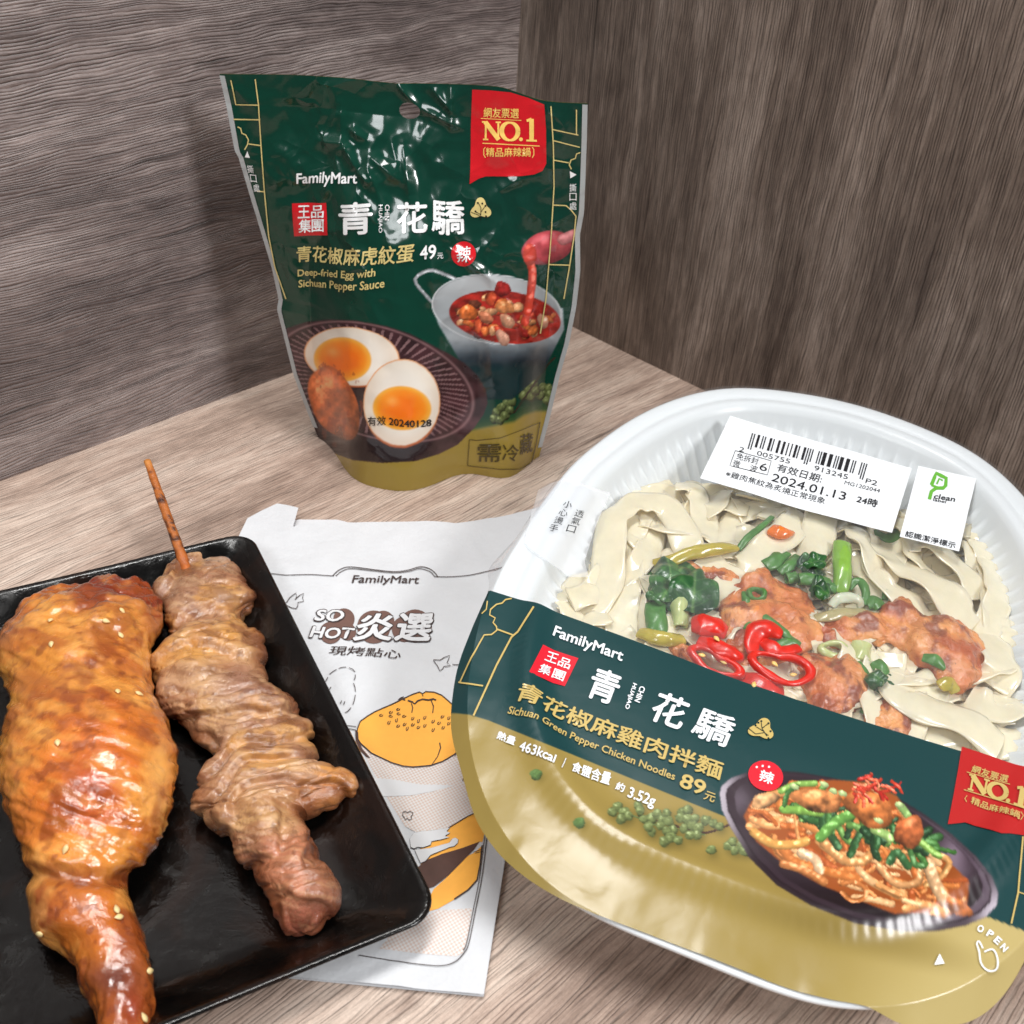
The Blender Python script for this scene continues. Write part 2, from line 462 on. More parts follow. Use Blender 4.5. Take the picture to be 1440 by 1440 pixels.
def bag_b(u, w):
    p = np.stack([u*16, w*11, np.zeros(len(u))], 1)
    e = .0022*(fbm(p, 2, 31)-.5)*2*ss(.0, .03, w)
    k = .0007*(fbm(np.stack([u*60, w*45, np.ones(len(u))], 1), 3, 37)-.5)*2+.0006*np.exp(-(np.abs(fbm(np.stack([u*22+w*9, w*14, np.ones(len(u))*4], 1), 2, 39)-.5)/.03))
    return .0006+np.abs(e)+k+.004*ss(.155, .235, w)*(.4+.6*fbm(np.stack([u*12, w*4, np.zeros(len(u))], 1), 2, 5))
SB = Surf([_br[0], _br[1], BAG_Z], bu, bw, bag_b)
_TOP = kb([(20, 212), (60, 130), (130, 92), (200, 60), (250, 68), (300, 80), (289, 120), (275, 170), (330, 150), (480, 148), (570, 150), (700, 147), (900, 142), (1040, 153), (1120, 143), (1300, 112), (1400, 86), (1480, 66)])
fr = SB.pix(_TOP)
wl_ = SB.pix([(336, 753)])[0]
ul = -.5*(.118)  # placeholder, replaced below
ul = SB.pix([(336, 753)])[0][0]
bl_uv = SB.pix([(433, 1376)])[0]
sl = bl_uv[1]/bl_uv[0]          # slant of the bottom edge
outline = [(0, 0)]+[(0, .05), (0, .12), (0, fr[-1][1])]+[tuple(q) for q in fr[::-1] if q[0] < -.001]+[(ul, .12), (ul, .04), (ul, sl*ul)]
d = Deco(SB, 'front_sheet', m_paper, bag, 0., .0035); d.polyuv(np.array(outline), .0035)
fo = d.build()
back = [(0, 0), (0, fr[-1][1])]+[tuple(q) for q in SB.pix(kb([(1460, 66), (1040, 140), (900, 132), (570, 140), (520, 122), (480, 112), (400, 108), (300, 108), (250, 120), (60, 150)]))]+[(ul, sl*ul)]
SB2 = Surf([_br[0], _br[1], .0006], bu, bw, lambda u, w: .0002+.0030*ss(.165, .235, w)*(.4+.6*fbm(np.stack([u*12, w*4, np.zeros(len(u))], 1), 2, 5)))
d = Deco(SB2, 'back_sheet', m_paper2, bag, 0.); d.polyuv(np.array(back), .005); d.build()

L1, L2, L3 = .00022, .00036, .0005
ML = .004
half = Deco(SB, 'halftone_print', m_half, bag, .00012, ML)
half.poly(kc([(360, 15), (440, 70), (540, 120), (650, 143), (740, 135), (830, 100), (900, 40), (1048, 20), (1048, 345), (940, 385), (830, 450), (745, 520), (610, 440), (480, 230), (400, 60)]))
half.poly(kc([(560, 960), (780, 865), (950, 855), (930, 1010), (905, 1080), (870, 1098), (700, 1085), (480, 1060)]))
half.build()
sw = Deco(SB, 'white_swoosh', m_white, bag, L1, ML)
sw.poly(kc([(440, 195), (560, 205), (700, 230), (860, 235), (760, 262), (640, 285), (500, 290), (440, 270)])); sw.build()
org = Deco(SB, 'orange_print', m_orange, bag, L1, ML)
bun = kb([(572, 1160), (580, 1120), (592, 1090), (625, 1066), (660, 1045), (740, 1010), (790, 985), (840, 962), (870, 952), (885, 960), (900, 950), (940, 953), (975, 967), (1000, 988), (1035, 1020), (1062, 1052), (1080, 1090), (1090, 1140), (1086, 1180)])+kc([(905, 36), (860, 80), (800, 115), (740, 135), (650, 143), (600, 138), (540, 120), (440, 72), (385, 22)])
org.poly(bun)
slab1 = kc([(690, 545), (745, 520), (830, 452), (930, 392), (1038, 346), (1022, 420), (1003, 520), (985, 520), (900, 552), (800, 580), (716, 615), (690, 640)])
slab2 = kc([(755, 760), (830, 692), (930, 590), (960, 575), (1000, 540), (990, 640), (975, 715), (930, 765), (860, 812), (778, 858), (700, 880)])
org.poly(slab1); org.poly(slab2); org.build()
brn = Deco(SB, 'brown_filling_print', m_brown, bag, L2, ML)
brn.poly(kc([(640, 680), (716, 615), (800, 582), (900, 552), (987, 520), (960, 560), (930, 590), (830, 690), (756, 748), (680, 770)]))
brn.build(); brn = Deco(SB, 'brown_shade_print', m_brown, bag, L2, ML)
brn.poly(kb([(566, 1140), (578, 1150), (590, 1195), (610, 1239)])+kc([(440, 72), (420, 60), (385, 30)])) if False else None
brn.poly(kb([(568, 1128), (582, 1140), (584, 1180), (604, 1222), (640, 1262), (622, 1258), (588, 1222), (570, 1180)]))
brn.poly(kb([(1080, 1092), (1092, 1140), (1086, 1185), (1062, 1225), (1030, 1262), (1058, 1222), (1074, 1170)]))
brn.build(); m_disc = plain('bag_disc_ink', rgb(112, 84, 76), .6, .3, .1, 500)
brn = Deco(SB, 'brown_disc_print', m_disc, bag, L2, ML)
for c, r in (((515, 607), 50), ((452, 672), 52), ((532, 668), 40), ((655, 645), 78), ((700, 620), 52), ((850, 640), 78), ((800, 655), 60)):
    brn.disc(kb([c])[0], r/3.349)
brn.build()
ink = Deco(SB, 'black_line_print', m_ink, bag, L3, ML)
K = lambda p, w=1.3, **k: ink.stroke(kb(p), w*.82, **k)
Q = lambda p, w=1.3, **k: ink.stroke(kc(p), (np.array(w)*.82 if not np.isscalar(w) else w*.82), **k)
K([(60, 375), (120, 388), (240, 401), (360, 398), (468, 405)], 1.1)
K([(462, 404), (490, 378), (525, 364), (570, 364), (660, 376), (750, 385), (815, 378), (870, 362), (905, 366), (935, 382), (957, 408)], 1.3, smooth=40)
K([(476, 406), (500, 386), (530, 373), (570, 372), (660, 382), (750, 390), (815, 385), (865, 371), (900, 376), (925, 388), (942, 408)], 1.1, smooth=40)
K([(942, 408), (1010, 409), (1100, 402), (1180, 385), (1260, 365)], 1.1, smooth=20)
K([(212, 540), (245, 530), (262, 505), (290, 485), (292, 505), (284, 517), (305, 498), (325, 487), (320, 508), (325, 525), (298, 530), (298, 545), (290, 560), (268, 555), (240, 541), (212, 540)], 1.2)
K([(935, 800), (968, 802), (985, 790), (1012, 780), (1008, 798), (1000, 815), (1018, 828), (985, 832), (980, 842), (965, 852), (955, 830), (935, 803)], 1.2)
K([(1026, 822), (1078, 826)], 1.2)
for seg in ([(418, 932), (425, 910), (440, 882)], [(447, 870), (465, 855), (480, 846)], [(490, 842), (505, 836), (525, 835)], [(540, 838), (556, 845), (566, 858)], [(568, 870), (567, 885), (562, 897)], [(560, 910), (567, 930), (569, 950)], [(568, 965), (562, 995), (556, 1012)], [(548, 1025), (535, 1042), (520, 1050)], [(505, 1056), (490, 1060), (478, 1058)], [(430, 945), (442, 928)], [(444, 945), (455, 928)], [(497, 1008), (505, 992)], [(513, 1012), (520, 995)]):
    K(seg, 1.2)
K([(515, 1108), (572, 1115)], 1.1); K([(520, 1122), (570, 1130)], 1.1)
ink.stroke(bun, 1.5, closed=True)
K([(770, 992), (782, 980), (795, 975), (788, 985), (803, 990)], 2.4)
K([(815, 992), (838, 1000), (848, 1008), (862, 994), (885, 986), (912, 990), (935, 985), (948, 990)], 2.6)
K([(832, 1005), (838, 1025), (834, 1050)], 1.6); K([(925, 992), (936, 1020), (932, 1050)], 1.6); K([(880, 955), (887, 972)], 1.3)
for i, (x, y) in enumerate([(690, 1062), (735, 1048), (770, 1034), (735, 1066), (772, 1055), (798, 1066), (762, 1085), (726, 1096), (800, 1104), (770, 1112), (838, 1076), (865, 1088), (895, 1072), (838, 1106), (865, 1118), (895, 1110), (812, 1124), (934, 1090), (962, 1098), (978, 1068), (1008, 1074), (1040, 1084), (1008, 1100), (1036, 1110), (982, 1120), (934, 1130)]):
    a = -.9 if i > 5 else -.25; c, s_ = math.cos(a+.3*math.sin(i*5)), math.sin(a+.3*math.sin(i*5))
    th = np.linspace(0, 5.2, 9)
    K([(x+9*c*math.cos(t)-4.5*s_*math.sin(t), y+9*s_*math.cos(t)+4.5*c*math.sin(t)) for t in th], 1.1)
Q([(785, 20), (790, 45), (775, 90), (745, 132)], [2.2, .8])
ink.stroke(slab1[1:5], 1.4); ink.stroke(slab2[4:9], 1.8)
Q([(955, 575), (1000, 560)], 1.1); Q([(965, 580), (1003, 570)], 1.)
Q([(1046, 345), (1022, 520), (1000, 700), (965, 880), (935, 1030), (912, 1080), (865, 1128), (800, 1148), (700, 1143), (540, 1122), (380, 1096)], 1.5, smooth=60)
Q([(1034, 350), (1010, 520), (988, 700), (953, 880), (922, 1035), (905, 1070)], 1.2, smooth=40)
Q([(600, 372), (612, 366), (622, 374), (634, 366), (650, 374), (648, 386), (640, 392), (644, 405), (630, 410), (622, 402), (610, 408), (606, 396), (598, 388), (600, 372)], 1.2)
for x, y, x2, y2 in ((935, 160, 930, 168), (950, 156, 946, 166), (965, 155, 962, 166), (910, 190, 902, 214), (926, 186, 920, 206), (942, 188, 936, 208), (958, 186, 953, 202), (974, 190, 968, 204), (928, 218, 922, 230), (946, 214, 942, 226), (964, 212, 960, 222)):
    Q([(x, y), (x2, y2)], 1.4)
# the reclining woman drawn beside the split bun
hair = kc([(638, 548), (636, 510), (655, 478), (690, 470), (740, 466), (800, 458), (838, 452), (820, 470), (838, 478), (812, 494), (835, 500), (790, 512), (745, 520), (740, 538), (722, 545), (700, 552), (672, 548), (655, 556)])
arm = kc([(660, 565), (700, 560), (740, 555), (836, 528), (850, 508), (866, 502), (880, 512), (876, 530), (860, 545), (838, 550), (740, 590), (715, 620), (690, 632)])
ww = Deco(SB, 'white_figure_print', m_white, bag, .00043, ML); ww.poly(hair); ww.poly(arm)
ink.stroke(hair, 1.1, closed=True); ink.stroke(arm, 1.1, closed=True)
for p in ([(672, 500), (680, 492)], [(705, 490), (715, 495)], [(670, 516), (676, 520)], [(678, 528), (690, 530), (697, 524)], [(760, 480), (800, 470)], [(755, 500), (800, 488)], [(838, 530), (842, 550)], [(846, 526), (850, 546)], [(668, 560), (690, 580), (712, 560)], [(690, 580), (690, 610)], [(850, 515), (862, 520)]):
    Q(p, 1.)
T = lambda b, p0, p1, p3, bold=0., **k: ink.text(b, *kb([p0, p1, p3]), bold, **k)
T('FamilyMart', (551, 438), (866, 441), (561, 402), .012, base=True)
T('現烤點心', (440, 777), (778, 797), (456, 735), .004)
for b, p0, p1, p3 in (('SO', (366, 622), (512, 624), (388, 560)), ('HOT', (344, 700), (556, 708), (366, 638)), ('炎', (545, 716), (742, 718), (585, 580)), ('選', (740, 718), (925, 720), (772, 576))):
    ink.text(b, *kb([p0, p1, p3]), .06)
    f_ = lambda p, q, a: (p[0]+(q[0]-p[0])*a, p[1]+(q[1]-p[1])*a)
    ww.off = .00066
    n0 = (p0[0]+6, p0[1]-5); n1 = (p1[0]-6, p1[1]-5); n3 = (p3[0]+5, p3[1]+5)
    ww.text(b, *kb([n0, n1, n3]), .028)
ink.build(); ww.build()
# ------------------------------------------------------------------ standing foil pouch
ka = lambda p: cr(p, 2.571, 290, 80)
ke = lambda p: cr(p, 3.0, 370, 380)
_L, _R = Pz(448, 613), Pz(758, 638)
pu = (_R-_L)/np.linalg.norm(_R-_L)
lean = math.radians(4)
pin = np.cross(UPV, pu)                         # away from the viewer
pw = UPV*math.cos(lean)+pin*math.sin(lean)
pouch = empty('sauce_egg_pouch', (_L+_R)/2, 'standing dark green and gold foil pouch of eggs in front of the wood panels', 'food pouch')
SP = Surf(_L, pu, pw)
left = SP.pix(ka([(48, 62), (75, 180), (105, 340), (118, 360), (160, 500), (200, 630), (240, 760), (265, 874)])+ke([(62, 160), (90, 270), (130, 430), (190, 590), (235, 700)]))
right = SP.pix(ka([(1378, 168), (1375, 300), (1370, 440), (1365, 560), (1350, 640)])+ke([(1337, 0), (1320, 150), (1290, 300), (1250, 440), (1205, 630), (1165, 775)]))
topc = SP.pix(ka([(48, 62), (300, 65), (420, 71), (520, 78), (620, 90), (690, 95), (790, 96), (880, 95), (970, 97), (1060, 103), (1110, 117), (1160, 135), (1205, 150), (1250, 158), (1310, 164), (1378, 168)]))
botp = [(448, 613)]+ke([(262, 728), (300, 760), (340, 840), (400, 895), (500, 925), (600, 935), (700, 915), (800, 868), (850, 858), (900, 860), (1000, 882), (1070, 870), (1120, 820)])+[(758, 638)]
botw = np.array([Pz(x, y) for x, y in botp])-_L
bot_u = botw@pu; bot_w = botw@pw; bot_b = botw@SP.N
o_ = np.argsort(bot_u); bot_u, bot_w, bot_b = bot_u[o_], bot_w[o_], bot_b[o_]
for a in (left, right): a[:] = a[np.argsort(a[:, 1])]
topc = topc[np.argsort(topc[:, 0])]
def smooth_interp(x, X, Y): return np.interp(x, X, Y)
uL = lambda w: np.interp(w, left[:, 1], left[:, 0]); uR = lambda w: np.interp(w, right[:, 1], right[:, 0])
_tf = catmull(topc, 120); wT = lambda u: np.interp(u, _tf[:, 0], _tf[:, 1])
_bf = np.linspace(bot_u[0], bot_u[-1], 200)
def _sm(y, k=9):
    yy = np.concatenate([np.full(k, y[0]), y, np.full(k, y[-1])]); return np.convolve(yy, np.ones(2*k+1)/(2*k+1), 'valid')
_bw, _bb = _sm(np.interp(_bf, bot_u, bot_w)), _sm(np.interp(_bf, bot_u, bot_b))
wB = lambda u: np.interp(u, _bf, _bw); bB = lambda u: np.interp(u, _bf, _bb)
def creases(u, w):
    """folds that run through the foil (metres)"""
    h = np.zeros(len(u))
    for i, (x0, y0, x1, y1, a, wd) in enumerate(CREASE):
        p = SEG[i]; d = p[1]-p[0]; L = d@d
        t = np.clip(((u-p[0][0])*d[0]+(w-p[0][1])*d[1])/L, 0, 1)
        e = ((u-p[0][0])*-d[1]+(w-p[0][1])*d[0])/math.sqrt(L)
        dist = np.hypot(u-p[0][0]-t*d[0], w-p[0][1]-t*d[1])
        h += 1.45*a*np.exp(-(dist/wd)**1.3)*np.sin(np.pi*np.clip(t, .04, .96))**.5
    return h
CREASE = [(690, 95, 770, 180, .0016, .0022), (770, 180, 930, 250, .0014, .0024), (815, 110, 900, 200, .0010, .002), (886, 95, 890, 250, .0009, .0016),
          (415, 300, 500, 300, .0016, .003), (500, 300, 560, 390, .0016, .0026), (520, 250, 590, 290, .0012, .0022), (560, 390, 610, 440, .0016, .003), (600, 340, 720, 430, .0014, .003),
          (610, 400, 670, 540, .0010, .003), (720, 300, 750, 480, .0012, .0028), (420, 520, 480, 400, .0012, .003), (870, 520, 900, 640, .0012, .003), (890, 640, 1060, 770, .0014, .0022),
          (830, 640, 850, 800, .0012, .003), (1060, 770, 1200, 1010, .0010, .0024), (960, 880, 1040, 980, .0012, .003), (1040, 980, 1050, 1120, .0012, .003), (1180, 950, 1300, 1050, .0010, .003),
          (1060, 470, 1140, 420, .0012, .003), (1230, 600, 1340, 560, .0010, .003), (490, 170, 495, 300, .0008, .0018)]
SEG = [SP.pix(ka([(c[0], c[1]), (c[2], c[3])])) for c in CREASE]
def pouch_b(u, w):
    a, b = uL(w), uR(w); s = np.clip((u-a)/(b-a), 0, 1); wb, wt = wB(u), wT(u); t = np.clip((w-wb)/(wt-wb), 0, 1)
    e = np.sin(np.pi*s)
    env = ss(.02, .16, s)*ss(.02, .16, 1-s)
    r = bB(u)*(1-t)**1.3
    r = r+.016*e**.9*np.sin(np.pi*np.clip(t*1.08, 0, 1))**.9*(1-.35*t)
    n = fbm(np.stack([u*38, w*38, np.zeros(len(u))], 1), 3, 11)-.5
    n2 = np.abs(fbm(np.stack([u*70+w*25, w*60-u*20, np.ones(len(u))], 1), 2, 19)-.5)
    r = r+env*(.0050*n*ss(.1, .45, t)*(1-.55*np.exp(-((t-.58)/.12)**2))*ss(0, .12, 1-t)-.0030*n2*ss(.25, .6, t)*ss(.02, .2, 1-t))
    r = r+env**.5*creases(u, w)
    # seal flattening and the wavy top
    r = r+.0035*np.sin(np.pi*np.clip((s-.55)/.45, 0, 1))*ss(.75, 1, t)
    return r
SP.b = pouch_b
def pouch_grid(nu, nw, back=False):
    t = np.linspace(0, 1, nw); s = np.linspace(0, 1, nu)
    wl0 = np.linspace(0, 1, nw)
    w_left = left[0, 1]+(left[-1, 1]-left[0, 1])*t; w_right = right[0, 1]+(right[-1, 1]-right[0, 1])*t
    Lc = np.stack([uL(w_left), w_left], 1); Rc = np.stack([uR(w_right), w_right], 1)
    # transfinite patch between the four edges
    ub = bot_u[0]+(bot_u[-1]-bot_u[0])*s; Bc = np.stack([ub, wB(ub)], 1)
    ut = topc[0, 0]+(topc[-1, 0]-topc[0, 0])*s; Tc = np.stack([ut, wT(ut)], 1)
    S_, T_ = np.meshgrid(s, t); S_ = S_[..., None]; T_ = T_[..., None]
    A = Lc[:, None]*(1-S_)+Rc[:, None]*S_; B = Bc[None]*(1-T_)+Tc[None]*T_
    Cc = Bc[0]*(1-S_)*(1-T_)+Bc[-1]*S_*(1-T_)+Tc[0]*(1-S_)*T_+Tc[-1]*S_*T_
    return (A+B-Cc).reshape(-1, 2)
HOLE = ka([(736, 194)])[0]; HOLE_R = (14.5, 11.0)
def pouch_paint(P):
    q = project(P); X = (q[:, 0]-290)*2.571; Y = (q[:, 1]-80)*2.571
    x3 = (q[:, 0]-370)*3.; y3 = (q[:, 1]-380)*3.
    C = np.tile(C255(2, 56, 42), (len(P), 1)); 
    p_mix(C, .35*ss(500, 1100, X)*ss(900, 500, Y), C255(8, 50, 42))
    # gold foot with a soft upper edge
    gy = np.interp(x3, [100, 300, 700, 900, 1060, 1100, 1150, 1215], [640, 700, 700, 660, 628, 600, 584, 584])
    p_mix(C, ss(-10, 22, y3-gy), C255(156, 134, 58))
    gd = ss(-60, 20, y3-gy)*(1-ss(-6, 6, y3-gy)); p_mix(C, gd*.6, C255(96, 100, 44))
    # pepper sprigs
    for i, (a, b) in enumerate([(1100, 475), (1075, 500), (1120, 505), (1098, 530), (1140, 480), (1085, 470), (1130, 535), (1030, 560), (1005, 580), (1040, 590), (985, 600), (1020, 615), (975, 628), (1000, 632), (1050, 555), (1180, 495), (1205, 500), (1190, 530), (1215, 525), (1170, 530), (1200, 550), (1150, 510)]):
        p_blob(C, x3, y3, a, b, 21, 21, 0, C255(116, 130, 76), .3, .2, .3, .12, i)
    p_band(C, x3, y3, [(1060, 600), (1130, 500), (1200, 400), (1230, 370)], 8, C255(48, 40, 30), .7, 0)
    # pan: handle, wall, rim, soup
    p_band(C, x3, y3, [(830, 45), (760, 15), (700, 0), (640, 40), (690, 110), (730, 150)], 15, C255(178, 184, 188), .5, .3)
    body = softpoly(x3, y3, [(710, 140), (740, 230), (800, 330), (850, 420), (920, 545), (1050, 545), (1180, 430), (1230, 330), (1270, 250), (1265, 160)], 3.5)
    v = np.clip((y3-270)/280, 0, 1)
    n = fbm(np.stack([x3*.012, y3*.02, np.zeros(len(P))], 1), 3, 3)
    k = ss(.0, .5, v)[:, None]; steel = C255(160, 166, 170)*(1-k)+C255(24, 36, 46)*k
    steel = steel*(.75+.5*n[:, None])
    C[:] = C*(1-body[:, None])+np.clip(steel, 0, 1)*body[:, None]
    p_mix(C, body*ss(.35, .55, v)*.5, C255(16, 54, 50))
    a, b = _loc(x3, y3, 985, 165, 278, 148, .12); r = np.hypot(a, b)
    p_mix(C, 1-ss(.985, 1, r), C255(198, 202, 204)); p_mix(C, (1-ss(.955, .985, r)), C255(150, 155, 158)); p_mix(C, ss(.3, -.9, b)*(1-ss(.94, .96, r))*.6, C255(205, 208, 210))
    p_mix(C, ss(-.2, .9, a)*(1-ss(.94, .96, r))*.35, C255(96, 102, 106))
    a, b = _loc(x3, y3, 1020, 198, 240, 112, .12); r = np.hypot(a, b)
    n = fbm(np.stack([x3*.03, y3*.045, np.zeros(len(P))], 1), 4, 8)
    soup = C255(150, 38, 30)*(.55+.9*n[:, None]); m = 1-ss(.97, 1, r); C[:] = C*(1-m[:, None])+np.clip(soup, 0, 1)*m[:, None]
    rr = random.Random(5)
    for i in range(46):
        th = rr.uniform(0, 6.28); q_ = math.sqrt(rr.uniform(0, 1))*.86
        cx = 1020+238*q_*math.cos(th); cy = 198+106*q_*math.sin(th)
        col = rr.choice([(214, 72, 44), (232, 120, 60), (228, 150, 96), (170, 40, 34), (206, 60, 40), (238, 170, 120), (120, 60, 40)])
        p_blob(C, x3, y3, cx, cy, rr.uniform(14, 34), rr.uniform(10, 22), rr.uniform(-.8, .8), C255(*col), .5, .28, .3, .08, i)
    for i, (cx, cy, rx, ry, col) in enumerate([(865, 180, 44, 34, (236, 120, 56)), (1020, 158, 42, 26, (240, 152, 90)), (1010, 80, 36, 34, (178, 44, 40)), (940, 200, 34, 24, (232, 140, 100)), (1030, 215, 38, 26, (236, 168, 130)), (1010, 285, 40, 24, (240, 176, 148)), (1180, 215, 34, 22, (236, 170, 140)), (1100, 215, 30, 18, (226, 130, 60)), (905, 235, 30, 18, (220, 90, 50)), (960, 120, 30, 24, (226, 90, 54))]):
        p_blob(C, x3, y3, cx, cy, rx, ry, .2*i, C255(*col), .55, .35, .25, .07, i+60)
    # ladle and the poured sauce
    p_blob(C, X, Y, 1232, 690, 98, 62, -.25, C255(206, 84, 92), .6, .25, .3, .02, 3, wob=.02)
    p_band(C, X, Y, [(1290, 660), (1340, 640), (1380, 630)], 44, C255(214, 130, 132), .6, .1)
    p_band(C, X, Y, [(1166, 730), (1178, 770), (1176, 830), (1165, 900), (1152, 960)], 32, C255(224, 72, 52), .6, .3)
    p_blob(C, X, Y, 1170, 715, 26, 42, 0, C255(222, 80, 66), .7, .3, .1, .02, 4, wob=.02)
    # brown ribbed bowl
    bowl = [(60, 262), (95, 246), (180, 218), (270, 207), (390, 212), (520, 236), (620, 268), (700, 310), (780, 350), (850, 392), (905, 445), (940, 505), (948, 560), (930, 610), (890, 665), (820, 735), (740, 775), (640, 805), (500, 812), (380, 800), (300, 770), (200, 700), (120, 560)]
    mb = softpoly(x3, y3, bowl, 3.5); n = fbm(np.stack([x3*.02, y3*.02, np.zeros(len(P))], 1), 3, 21)
    C[:] = C*(1-mb[:, None])+C255(58, 34, 37)*(.6+.8*n[:, None])*mb[:, None]
    p_mix(C, mb*ss(640, 730, y3)*.9, C255(34, 22, 24))
    a, b = _loc(x3, y3, 470, 470, 445, 238, .30); r = np.hypot(a, b); th = np.arctan2(b, a)
    rib = (np.sin(th*64) > .55)*ss(.60, .70, r)*(1-ss(.90, .94, r))*mb
    p_mix(C, rib*.55, C255(176, 140, 140)); p_mix(C, mb*ss(.62, .3, r)*.6, C255(40, 24, 24))
    p_mix(C, mb*np.exp(-((r-.965)/.018)**2)*.7, C255(150, 116, 116))
    p_mix(C, mb*ss(.4, 1., a)*ss(.1, .9, b+.5)*.35*n, C255(210, 150, 160))
    # two halved eggs and one whole
    def egg(cx, cy, rx, ry, rot, yx, yy, yrx, yry, seed):
        a, b = _loc(x3, y3, cx, cy, rx, ry, rot); r = np.hypot(a, b)+.02*(fbm(np.stack([x3*.05, y3*.05, np.full(len(P), seed)], 1), 3, seed)-.5)
        p_mix(C, 1-ss(1.005, 1.03, r), C255(226, 160, 112)); p_mix(C, (1-ss(1.02, 1.07, r))*ss(.35, 1., b+.2*a), C255(190, 98, 50))
        w = 1-ss(.96, 1.01, r); p_mix(C, w, C255(244, 236, 224)); p_mix(C, w*ss(.55, 1, r)*.55, C255(232, 210, 186)); p_mix(C, w*ss(.2, 1, -b)*.3, C255(214, 216, 208))
        a, b = _loc(x3, y3, yx, yy, yrx, yry, rot*.6); r = np.hypot(a, b)
        n = fbm(np.stack([x3*.02, y3*.03, np.full(len(P), seed)], 1), 3, seed+4)
        p_mix(C, 1-ss(.96, 1.06, r), C255(250, 176, 66)); p_mix(C, 1-ss(.72, 1, r), C255(252, 150, 36)); p_mix(C, (1-ss(.3, .95, r))*(.5+n), C255(248, 118, 22))
        p_mix(C, np.exp(-((a+.35)**2+(b+.3)**2)/.06)*.5, C255(255, 206, 130))
    egg(375, 365, 200, 122, .12, 335, 376, 120, 92, 1)
    egg(585, 560, 160, 182, .1, 586, 582, 122, 92, 2)
    p_blob(C, x3, y3, 300, 560, 98, 172, -.42, C255(232, 116, 52), .62, .4, .40, .025, 7, wob=.06)
    k = (((x3-300)/110)**2+((y3-560)/170)**2 < 1.2)
    sp = fbm(np.stack([x3*.05, y3*.03, np.full(len(P), 3.)], 1), 3, 33); p_mix(C, k*ss(.62, .72, sp)*.5, C255(150, 60, 26))
    return s2l(np.clip(C, 0, 1))
def foil(name, col=None, attr=False, rough=.2, metallic=0.):
    t = NT(name); v = t.coord()
    base = t.attr() if attr else col
    # puckered film: sharp little ridges and soft dents, weaker towards the foot
    w = t.noise(v, 60, 2, .5)
    wv = t.n('ShaderNodeVectorMath', {0: v, 1: t.n('ShaderNodeCombineXYZ', {'X': t.math('MULTIPLY', w, .012), 'Z': t.math('MULTIPLY', w, .01)}).outputs[0]}, operation='ADD').outputs[0]
    vo = t.n('ShaderNodeTexVoronoi', {'Vector': wv, 'Scale': 40.0}, feature='DISTANCE_TO_EDGE').outputs['Distance']
    ridge = t.math('POWER', t.math('SUBTRACT', 1., t.math('MINIMUM', t.math('MULTIPLY', vo, 3.2), 1.)), 2.)
    dents = t.noise(v, 52, 2, .45, .5)
    mask = t.ramp(t.noise(v, 26, 2, .5), [(.42, g(0)), (.62, g(1))])
    z = t.n('ShaderNodeSeparateXYZ', {0: v}).outputs[2]
    hi = t.n('ShaderNodeMapRange', {0: z, 1: .078, 2: .112, 3: .16, 4: 1.}).outputs[0]
    h = t.math('MULTIPLY', t.math('ADD', t.math('MULTIPLY', ridge, t.math('MULTIPLY', mask, .55)), t.math('MULTIPLY', dents, 1.1)), hi)
    t.set(Base_Color=base, Roughness=rough, Specular_IOR_Level=.35, Coat_Weight=.55, Coat_Roughness=.06, Metallic=metallic)
    nrm = t.bump(h, .55, .0034); t.set(Normal=nrm, Coat_Normal=nrm)
    return t.m
m_foil = foil('printed_foil', attr=True)
m_pw = foil('pouch_white_ink', rgb(238, 240, 240)); m_pg = foil('pouch_gold_ink', rgb(214, 196, 130)); m_pr = foil('pouch_red_ink', rgb(206, 26, 36)); m_pk = foil('pouch_black_ink', rgb(24, 20, 20)); m_pbr = foil('pouch_dark_ink', rgb(74, 62, 26)); m_py = foil('badge_yellow_ink', rgb(250, 208, 110))
m_seal = foil('pouch_clear_seal', rgb(168, 172, 172)); m_pback = foil('pouch_back_foil', rgb(120, 104, 48))
NU, NW = 330, 380
uv = pouch_grid(NU, NW); P0 = SP.S(uv); F0 = gridfaces(NW, NU)
hq = SP.pix([HOLE, (HOLE[0]+HOLE_R[0], HOLE[1]), (HOLE[0], HOLE[1]-HOLE_R[1])]); hc = hq[0]; hrx = abs(hq[1][0]-hc[0]); hry = abs(hq[2][1]-hc[1])
def punch(uv, F, k=1.):
    hr = np.array([hrx, hry])*k
    a = (uv-hc)/hr; r = np.hypot(a[:, 0], a[:, 1]); near = np.abs(r-1) < .13
    uv = uv.copy(); uv[near] = hc+a[near]/r[near][:, None]*hr
    r2 = r.copy(); r2[near] = 1
    return uv, [f for f in F if not all(r2[i] <= 1.0001 for i in f)]
uvh, Fh = punch(uv, F0); Ph = SP.S(uvh)
front = mesh('front_film', Ph, Fh, m_foil, pouch, col=pouch_paint(Ph))
# back film: mirrored belly, same edges, a little behind
nb, nk = 150, 170
uvb = pouch_grid(nb, nk); uvb, Fb = punch(uvb, gridfaces(nk, nb), 1.7)
sb = np.clip((uvb[:, 0]-uL(uvb[:, 1]))/(uR(uvb[:, 1])-uL(uvb[:, 1])), 0, 1); tb = np.clip((uvb[:, 1]-wB(uvb[:, 0]))/(wT(uvb[:, 0])-wB(uvb[:, 0])), 0, 1)
base_b = SP.bb(uvb); thick = .0006+.034*np.sin(np.pi*sb)**.8*(1-tb)**.9*ss(0, .08, sb)*ss(0, .08, 1-sb)
Pb = SP.pos(uvb)-thick[:, None]*SP.N; Pb[:, 2] = np.maximum(Pb[:, 2], .0006)
mesh('back_film', Pb, [f[::-1] for f in Fb], m_pback, pouch)
